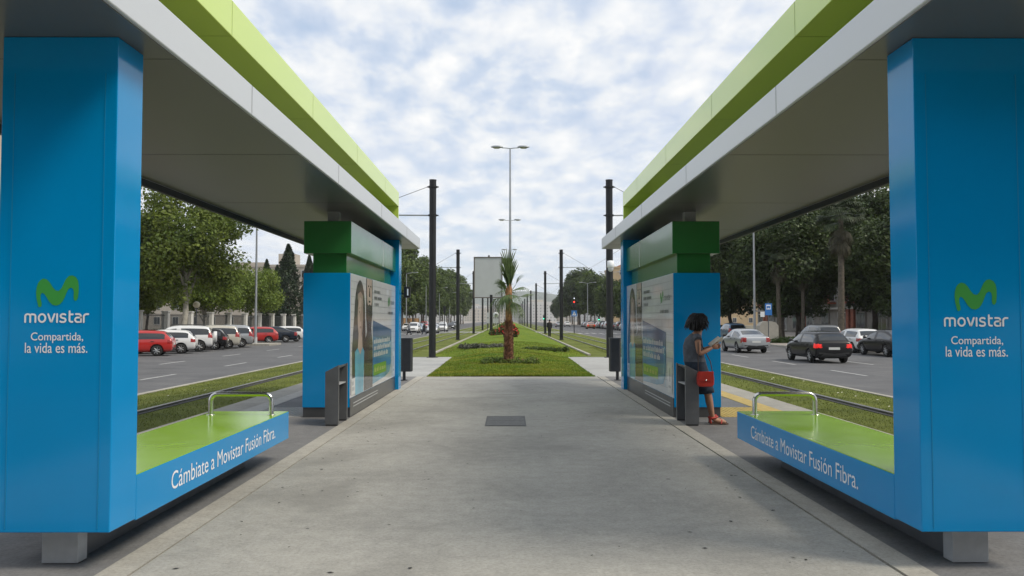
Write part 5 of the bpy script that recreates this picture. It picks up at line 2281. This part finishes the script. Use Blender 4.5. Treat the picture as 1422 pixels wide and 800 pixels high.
# shop building along the right pavement
L = (42.0, 60.0, R_)
root = thing('shop_building', 'low grey building with red brick pilasters behind the right trees', 'building', L)
M_BRICK = mat('brick_red', (.26, .085, .05), .9, var=.3, vscale=6, dirt=.3)
M_SHOPW = mat('shop_wall', (.21, .195, .175), .85, var=.2, vscale=.8, dirt=.25)
b = MB()
b.box(0, 16, -12, 80, 0, 13.5)
b.build('wall', M_SHOPW, root)
b = MB()
b.box(-.6, 0 - .002, -12, 80, 3.15, 3.40)
b.build('ledge', mat('ledge_grey', (.30, .28, .25), .8), root)
for i in range(16):
    y = -10 + i * 5.6
    b = MB()
    if i % 3 == 0 or i == 4:
        b.box(-.28, -.003, y, y + .85, 0, 3.145)
        b.box(-.28, -.003, y + 1.5, y + 2.3, 0, 3.145)
        b.build('pilaster', M_BRICK, root)
    b = MB()
    b.box(-.16, -.004, y + 2.5, y + 5.1, .2, 2.8)
    f = b.build('shop_window', M_FRAME if i % 2 else M_SHOPW, root)
    b = MB()
    b.box(-.18, -.161, y + 2.65, y + 3.75, .35, 2.65)
    b.box(-.18, -.161, y + 3.85, y + 4.95, .35, 2.65)
    b.build('pane', M_WIN, f)
    for fl in range(3):
        z0 = 4.2 + fl * 3.1
        b = MB()
        b.box(-.9, -.005, y + .3, y + 3.0, z0 - .35, z0 - .15)
        b.box(-.9, -.82, y + .3, y + 3.0, z0 - .15, z0 + .75)
        b.build('balcony', M_BRICK, root)
        b = MB()
        b.box(-.10, -.006, y + .6, y + 2.6, z0, z0 + 2.0)
        f = b.build('window', M_FRAME, root)
        b = MB()
        b.box(-.12, -.101, y + .7, y + 1.55, z0 + .1, z0 + 1.9)
        b.box(-.12, -.101, y + 1.65, y + 2.5, z0 + .1, z0 + 1.9)
        b.build('pane', M_WIN, f)
b = MB()
b.box(-.4, 16.2, -12.2, 80.2, 13.502, 14.0)
b.build('parapet', M_BRICK, root)

# orange walled garden far left, below the avenue trees
root = thing('garden_wall', 'low orange wall glimpsed below the far left trees', 'wall', (-27, 150, LP))
b = MB()
b.box(0, .4, 0, 95, 0, 2.3)
b.build('wall', mat('orange_render', (.42, .24, .10), .9, var=.2, vscale=.6), root)
b = MB()
b.box(-.05, .45, 0, 95, 2.302, 2.42)
b.build('coping', M_PIL, root)

# the town at the end of the avenue
GTW = 'pale town blocks at the end of the avenue'
rr = random.Random(12)
tw = [(-70, 900, 40, 14), (-20, 860, 34, 19), (14, 980, 38, 25), (38, 900, 26, 30), (62, 1040, 34, 24), (88, 960, 30, 18), (120, 1000, 40, 22), (-50, 1080, 40, 24), (4, 1150, 44, 33), (48, 1220, 40, 40), (92, 1260, 50, 36), (-105, 1000, 40, 22),
      (-30, 1300, 60, 34), (135, 1180, 44, 28)]
desc = ['low pale block at the left of the far town', 'pale block just left of the palm in the far town', 'cream block straight behind the palm fronds', 'tall white block right of the palm in the far town', 'mid height block in the middle of the far town',
        'lower cream block beside the dark right trees', 'far block behind the dark right trees', 'far grey block behind the billboard posts', 'broad grey block at the end of the median', 'tallest far white block right of the palm',
        'wide pale block at the back right of the town', 'far left pale block behind the left trees', 'long hazy block behind the others', 'hazy block behind the right avenue trees']
M_TWIN = mat('town_window', (.20, .21, .22), .4)
M_T = [mat('town_white', (.56, .55, .53), .9, var=.06, vscale=.1), mat('town_cream', (.50, .46, .40), .9, var=.06, vscale=.1), mat('town_grey', (.40, .40, .41), .9, var=.06, vscale=.1)]
for i, (x, y, w, h) in enumerate(tw):
    root = thing('town_block', desc[i], 'building', (x, y, -.8), 0, GTW)
    b = MB()
    h *= .72
    b.box(-w / 2, w / 2, 0, 20, 0, h)
    b.build('wall', M_T[i % 3], root)
    fl = int(h / 3.2)
    for k in range(fl):
        b = MB()
        n = int(w / 3.4)
        for c in range(n):
            cx = -w / 2 + (c + .5) * w / n
            b.box(cx - .6, cx + .6, -.1, .02, k * 3.2 + 1.2, k * 3.2 + 2.4)
        b.build('window_row', M_TWIN, root)
    b = MB()
    b.box(-w / 2 + rr.uniform(2, 6), -w / 2 + rr.uniform(9, 13), 5, 10, h + .01, h + 2.6)
    b.build('roof_block', M_T[(i + 1) % 3], root)

# unseen trees added behind the camera to darken the lacquered columns
for i, (x, y, sc) in enumerate([(-26, -26, 1.85), (-17.5, -25, 1.85), (-9, -26, 1.9), (0.0, -25, 1.85), (9, -26, 1.9), (17.5, -25, 1.85), (26, -26, 1.85),
                                (-21, -36, 2.1), (-11, -37, 2.1), (-1, -36, 2.1), (9, -37, 2.1), (19, -36, 2.1)]):
    tree('dark' if i < 7 else 'dark2', x, y, -3.2, 'tall dark tree behind the near end of the platform', 'trees behind the near end of the platform', sc)

# ------------------------------------------------------------------ people
M_SKIN = mat('skin', (.36, .185, .115), .55, var=.08, vscale=9)
M_TOP = mat('grey_top', (.075, .085, .105), .85, var=.3, vscale=14)
M_DENIM = mat('dark_denim', (.020, .032, .055), .85, var=.35, vscale=18)
M_HAIR = mat('black_hair', (.006, .005, .006), .55, var=.4, vscale=30)
M_BAG = mat('red_leather', (.42, .028, .018), .38, var=.2, vscale=10)
M_STRAP = mat('strap_dark', (.03, .015, .012), .6)
M_SANDAL = mat('red_sandal', (.40, .03, .02), .55)
M_SOLE = mat('sandal_sole', (.10, .06, .04), .8)
M_PAPER = mat('page_paper', (.62, .61, .56), .8, var=.05, vscale=20)
M_COVER = mat('book_cover', (.50, .50, .47), .6)


def skin_body(name, nodes, edges, m, parent, sub=2):
    me = bpy.data.meshes.new(name + '_source')
    me.from_pydata([n[:3] for n in nodes], edges, [])
    o = bpy.data.objects.new(name + '_source', me)
    COL.objects.link(o)
    o.modifiers.new('skin', 'SKIN')
    for i, n in enumerate(nodes):
        d = me.skin_vertices[0].data[i]
        d.radius = (n[3], n[4] if len(n) > 4 else n[3])
        d.use_root = (i == 0)
    sb = o.modifiers.new('sub', 'SUBSURF')
    sb.levels = sb.render_levels = sub
    bpy.context.view_layer.update()
    ev = bpy.data.meshes.new_from_object(o.evaluated_get(bpy.context.evaluated_depsgraph_get()))
    bpy.data.objects.remove(o)
    ev.name = name
    ev.materials.clear()
    ev.materials.append(m)
    ev.polygons.foreach_set('use_smooth', [True] * len(ev.polygons))
    r = bpy.data.objects.new(name, ev)
    COL.objects.link(r)
    r.parent = parent
    return r


def reading_woman():
    L = (2.79, 12.42, 0.0)
    root = thing('person', 'woman with a black bob leaning on the right rest, reading a book', 'person', L)
    nd = [(-.06, 0, .90, .11, .14), (-.08, 0, 1.04, .09, .115), (-.085, 0, 1.18, .10, .13), (-.045, 0, 1.305, .060, .075), (.0, 0, 1.375, .046), (.035, 0, 1.47, .082, .072), (.025, 0, 1.565, .075, .068),
          (-.05, -.155, 1.275, .052), (-.035, -.205, 1.04, .040), (.06, -.185, 1.085, .036), (.18, -.12, 1.135, .025),
          (-.05, .155, 1.275, .052), (.0, .21, 1.05, .040), (.10, .17, 1.09, .035), (.21, .10, 1.14, .025),
          (-.03, -.085, .80, .088), (.055, -.085, .60, .072), (.125, -.085, .44, .054), (.145, -.085, .32, .052), (.185, -.08, .12, .032), (.20, -.08, .065, .034), (.30, -.085, .04, .034), (.385, -.09, .03, .026),
          (-.03, .085, .80, .088), (.07, .08, .60, .072), (.15, .075, .44, .054), (.165, .075, .32, .052), (.205, .075, .12, .032), (.22, .075, .065, .034), (.32, .08, .04, .034), (.405, .085, .03, .026)]
    ed = [(0, 1), (1, 2), (2, 3), (3, 4), (4, 5), (5, 6), (3, 7), (7, 8), (8, 9), (9, 10), (3, 11), (11, 12), (12, 13), (13, 14),
          (0, 15), (15, 16), (16, 17), (17, 18), (18, 19), (19, 20), (20, 21), (21, 22), (0, 23), (23, 24), (24, 25), (25, 26), (26, 27), (27, 28), (28, 29), (29, 30)]
    skin_body('body', nd, ed, M_SKIN, root)
    # hands closed on the book
    for sy, wx, wy, wz in ((-1, .18, -.12, 1.135), (1, .21, .10, 1.14)):
        q = MB()
        palm = Vector((wx + .045, wy + .012 * -sy, wz + .012))
        q.ellipsoid(palm, (.048, .016, .036), 12, 8)
        for k in range(4):
            p0 = palm + Vector((.022 + .004 * k, -.0 * sy, .026 - .018 * k))
            ln = (.062, .070, .064, .050)[k]
            p1 = p0 + Vector((ln * .55, -sy * .012, .010))
            p2 = p1 + Vector((ln * .22, -sy * -.022, .012))
            q.tube([p0, p1, p2], [.0095, .0088, .0075], 7)
        q.tube([palm + Vector((-.015, sy * -.008, .03)), palm + Vector((.012, -sy * .012, .058)), palm + Vector((.042, -sy * .004, .070))], [.0115, .010, .008], 7)
        q.build('hand', M_SKIN, root)
    # face
    q = MB()
    q.tube([(.112, 0, 1.498), (.136, 0, 1.462), (.128, 0, 1.452)], [.008, .015, .012], 7)
    q.build('nose', M_SKIN, root)
    for sy in (-1, 1):
        q = MB()
        q.ellipsoid((.102, sy * .030, 1.492), (.012, .016, .009), 10, 6)
        q.build('eye', M_HAIR, root)
        q = MB()
        q.ellipsoid((.02, sy * .078, 1.47), (.020, .010, .032), 10, 6)
        q.build('ear', M_SKIN, root)
    q = MB()
    q.ellipsoid((.110, 0, 1.425), (.012, .024, .007), 10, 6)
    q.build('mouth', mat('lips', (.30, .09, .08), .5), root)
    # bob of hair: full cap, open over the face, with loose locks
    q = MB()
    rn = random.Random(2)
    n, m = 26, 16
    vs, fs = [], []
    for i in range(m + 1):
        th = math.pi * .86 * i / m
        for k in range(n):
            ph = 2 * math.pi * k / n
            x, y, z = math.sin(th) * math.cos(ph), math.sin(th) * math.sin(ph), math.cos(th)
            w = 1 + .05 * math.sin(ph * 7 + i) + .05 * (rn.random() - .5)
            fr_ = max(0, math.cos(ph))
            rx = .150 + .012 * z
            cut = 1.0
            if z < .25 and fr_ > .55:
                cut = .70 + .0 * z           # keeps the face clear
            vs.append((-.005 + x * rx * w * cut - (.03 if z < 0 and fr_ > .5 else 0), y * .132 * w, 1.505 + z * .135 * w))
    for i in range(m):
        for k in range(n):
            a, b_ = i * n + k, i * n + (k + 1) % n
            fs.append((a, a + n, b_ + n, b_))
    q.add(vs, fs, 0, True)
    for k in range(150):
        ph = rn.uniform(0, 2 * math.pi)
        if abs(math.atan2(math.sin(ph), math.cos(ph))) < .55:
            continue
        z0 = rn.uniform(-.2, .85)
        rr_ = math.sqrt(max(0, 1 - z0 * z0))
        p = Vector((-.005 + math.cos(ph) * .150 * rr_, math.sin(ph) * .132 * rr_, 1.505 + z0 * .135))
        d = Vector((math.cos(ph) * .5, math.sin(ph) * .5, -1)).normalized() * rn.uniform(.06, .13)
        q.tube([p, p + d * .5 + Vector((math.cos(ph), math.sin(ph), 0)) * .012, p + d], [.012, .009, .003], 5)
    for k in range(900):
        ph = rn.uniform(0, 2 * math.pi)
        z0 = rn.uniform(-.8, 1)
        if abs(math.atan2(math.sin(ph), math.cos(ph))) < .75 and z0 < .45:
            continue
        rr_ = math.sqrt(max(0, 1 - z0 * z0 * .85))
        n_ = Vector((math.cos(ph) * rr_, math.sin(ph) * rr_, z0)).normalized()
        p = Vector((-.005 + math.cos(ph) * .145 * rr_, math.sin(ph) * .127 * rr_, 1.505 + z0 * .128))
        t_ = Vector((rn.uniform(-1, 1), rn.uniform(-1, 1), rn.uniform(-1.4, .4)))
        t_ = (t_ - n_ * t_.dot(n_)).normalized()
        L_ = rn.uniform(.03, .06)
        q.tube([p - t_ * L_ * .5, p + n_ * rn.uniform(.008, .022), p + t_ * L_ * .5 + n_ * rn.uniform(-.004, .012)], [.005, .0055, .002], 4, caps=False)
    q.build('hair', M_HAIR, root)
    # sleeveless top
    q = MB()
    q.rings([(-.055, 0, .925, .165, .185, 0), (-.062, 0, .97, .155, .175, 0), (-.075, 0, 1.06, .150, .160, 0), (-.08, 0, 1.16, .145, .168, 0), (-.068, 0, 1.25, .125, .172, -.1), (-.052, 0, 1.30, .088, .145, -.15), (-.035, 0, 1.335, .062, .080, -.2)], 22)
    for sy in (-1, 1):
        q.tube([(-.052, sy * .11, 1.285), (-.05, sy * .165, 1.285), (-.048, sy * .195, 1.255)], [.062, .064, .058], 10)
    q.build('top', M_TOP, root)
    # knee length denim skirt
    q = MB()
    q.rings([(-.06, 0, .99, .140, .160, 0), (-.055, 0, .93, .158, .180, 0), (-.035, 0, .84, .162, .185, .05), (.0, 0, .74, .158, .180, .1), (.045, 0, .62, .148, .172, .12), (.075, 0, .53, .140, .165, .12), (.095, 0, .455, .136, .160, .12), (.095, 0, .46, .120, .145, .12)], 22)
    q.build('skirt', M_DENIM, root)
    for sy, fx in ((-1, .20), (1, .22)):
        q = MB()
        y = sy * .082
        q.prism_z([(fx - .055, y - .032), (fx + .06, y - .036), (fx + .17, y - .044), (fx + .215, y - .02), (fx + .215, y + .02), (fx + .16, y + .040), (fx + .05, y + .034), (fx - .055, y + .03)], .001, .016)
        so = q.build('sandal', M_SOLE, root)
        q = MB()
        q.tube([(fx - .04, y - .036, .09), (fx + .03, y - .034, .105), (fx + .055, y, .112), (fx + .03, y + .034, .105), (fx - .04, y + .036, .09), (fx - .055, y, .085), (fx - .04, y - .036, .09)], .016, 8)
        q.tube([(fx + .10, y - .044, .012), (fx + .115, y - .02, .062), (fx + .115, y + .02, .062), (fx + .10, y + .044, .012)], .010, 6)
        q.tube([(fx - .05, y - .03, .02), (fx - .055, y - .035, .09)], .014, 6)
        q.build('sandal_strap', M_SANDAL, so)
    # the book
    bk = thing('book', 'open paperback book held by the woman', 'book', (L[0] + .285, L[1] - .01, 1.195))
    f = Vector((.80, 0, .60)).normalized()
    for sy in (-1, 1):
        sd = Vector((-.28, sy * .94, .34)).normalized()
        nn = f.cross(sd) * (1 if sy > 0 else -1)
        nn = nn if nn.z > 0 else -nn
        for nm, th0, th1, gx, mm in (('cover', -.006, -.002, .004, M_COVER), ('pages', -.0015, .012, 0, M_PAPER)):
            q = MB()
            w, h = .125 + gx, .095 + gx
            c8 = []
            for t in (th0, th1):
                for a, b_ in ((-h, 0.002), (h, 0.002), (h, w), (-h, w)):
                    c8.append(tuple(f * a + sd * b_ + nn * t))
            q.add(c8, [(3, 2, 1, 0), (4, 5, 6, 7), (0, 1, 5, 4), (1, 2, 6, 5), (2, 3, 7, 6), (3, 0, 4, 7)])
            q.build(nm, mm, bk, recalc=True)
    # the bag, hanging from the shoulder outside the rest
    bg = thing('handbag', 'red leather shoulder bag hanging at the woman\'s side', 'bag', (2.815, 12.10, .575))
    bg.scale = (.9, .9, 1.0)
    q = MB()
    q.prism([(-.10, 0), (.10, 0), (.132, .03), (.136, .12), (.12, .215), (-.12, .215), (-.136, .12), (-.132, .03)], -.045, .045)
    q.build('bag_body', M_BAG, bg, bevel=.015)
    q = MB()
    q.prism([(-.118, .09), (0, .075), (.118, .09), (.125, .222), (-.125, .222)], -.056, -.046)
    fl = q.build('flap', M_BAG, bg, bevel=.006)
    q = MB()
    q.lathe([(.012, -.002), (.012, .004)], (0, -.06, .095), 'y', 12)
    q.build('clasp', M_STEEL, fl)
    q = MB()
    q.tube([(-.12, -.02, .20), (-.11, .02, .40), (-.085, .12, .62), (-.07, .175, .745), (-.07, .21, .765), (-.055, .235, .70), (.02, .20, .55), (.10, .06, .36), (.12, .01, .20)], .009, 6)
    q.build('strap', M_STRAP, bg)


reading_woman()


def walker(x, y, z, heading, label, coat, legs, hair, stride=.22, h=1.72, group='people walking far away', coat_len=.72):
    root = thing('person', label, 'person', (x, y, z), R(heading), group)
    k = h / 1.72
    st = stride
    nd = [(0, 0, .95, .10, .14), (0, 0, 1.12, .09, .12), (0, .01, 1.30, .10, .15), (0, .01, 1.45, .055), (0, .015, 1.52, .045), (0, .02, 1.61, .085), (0, .015, 1.68, .07),
          (-.17, .01, 1.41, .05), (-.22, .10, 1.15, .04), (-.20, .22, .98, .03), (-.19, .26, .90, .03), (.17, .01, 1.41, .05), (.22, -.08, 1.15, .04), (.20, -.05, .92, .03), (.19, -.03, .84, .03),
          (-.09, 0, .88, .085), (-.09, -st * .45, .49, .058), (-.09, -st, .09, .038), (-.09, -st + .14, .035, .034), (.09, 0, .88, .085), (.09, st * .7, .49, .058), (.09, st, .09, .038), (.09, st + .16, .035, .034)]
    nd = [(a[0] * k, a[1] * k, a[2] * k) + a[3:] for a in nd]
    ed = [(0, 1), (1, 2), (2, 3), (3, 4), (4, 5), (5, 6), (3, 7), (7, 8), (8, 9), (9, 10), (3, 11), (11, 12), (12, 13), (13, 14), (0, 15), (15, 16), (16, 17), (17, 18), (0, 19), (19, 20), (20, 21), (21, 22)]
    skin_body('body', nd, ed, M_SKIN, root, 1)
    q = MB()
    q.rings([(0, 0, coat_len * k, .18, .16), (0, 0, 1.0 * k, .19, .15), (0, .01, 1.30 * k, .21, .145), (0, .01, 1.42 * k, .19, .11), (0, .01, 1.49 * k, .075, .07)], 16)
    for sx, a in ((-1, nd[7:10]), (1, nd[11:14])):
        q.tube([p[:3] for p in a], [.075, .06, .048], 8)
    q.build('coat', coat, root)
    q = MB()
    for a in (nd[15:18], nd[19:22]):
        q.tube([p[:3] for p in a], [.105, .078, .062], 8)
    q.build('trousers', legs, root)
    q = MB()
    q.ellipsoid((0, -.01 * k, 1.645 * k), (.10, .105, .115), 12, 8)
    q.build('hair', hair, root)
    for a in (nd[17], nd[21]):
        q = MB()
        q.rings([(a[0], a[1] + .05, .002, .045, .13), (a[0], a[1] + .05, .045, .045, .125), (a[0], a[1] + .0, .09, .04, .06)], 10)
        q.build('shoe', M_TYRE, root)
    return root


M_BLKCLOTH = mat('black_cloth', (.012, .012, .014), .9)
M_GREYCLOTH = mat('grey_cloth', (.20, .21, .23), .9)
M_BLUECLOTH = mat('navy_cloth', (.02, .025, .04), .9)
walker(4.05, 84.0, -.20, 5, 'person in black walking away along the right edge of the lawn', M_BLKCLOTH, M_BLKCLOTH, M_HAIR, .16, 1.74)
walker(-13.6, 112.5, LR, 85, 'person in a grey jacket crossing at the left end of the crossing', M_GREYCLOTH, M_BLUECLOTH, M_HAIR, .3, 1.72)
walker(-11.9, 116.0, LR, 88, 'person in dark clothes crossing left of the first black mast', M_BLKCLOTH, M_BLUECLOTH, M_HAIR, .3, 1.70)

# ------------------------------------------------------------------ air
hz = MB()
hz.box(-3500, 3500, -420, 3300, -2.2, 115)
mh = bpy.data.materials.new('air')
mh.use_nodes = True
mh.node_tree.nodes.clear()
vo_ = N(mh.node_tree, 'ShaderNodeVolumePrincipled')
vo_.inputs['Color'].default_value = (.93, .96, 1.0, 1)
vo_.inputs['Density'].default_value = .00016
oo_ = N(mh.node_tree, 'ShaderNodeOutputMaterial')
mh.node_tree.links.new(vo_.outputs[0], oo_.inputs[1])
tag(hz.build('haze', mh), kind='stuff')
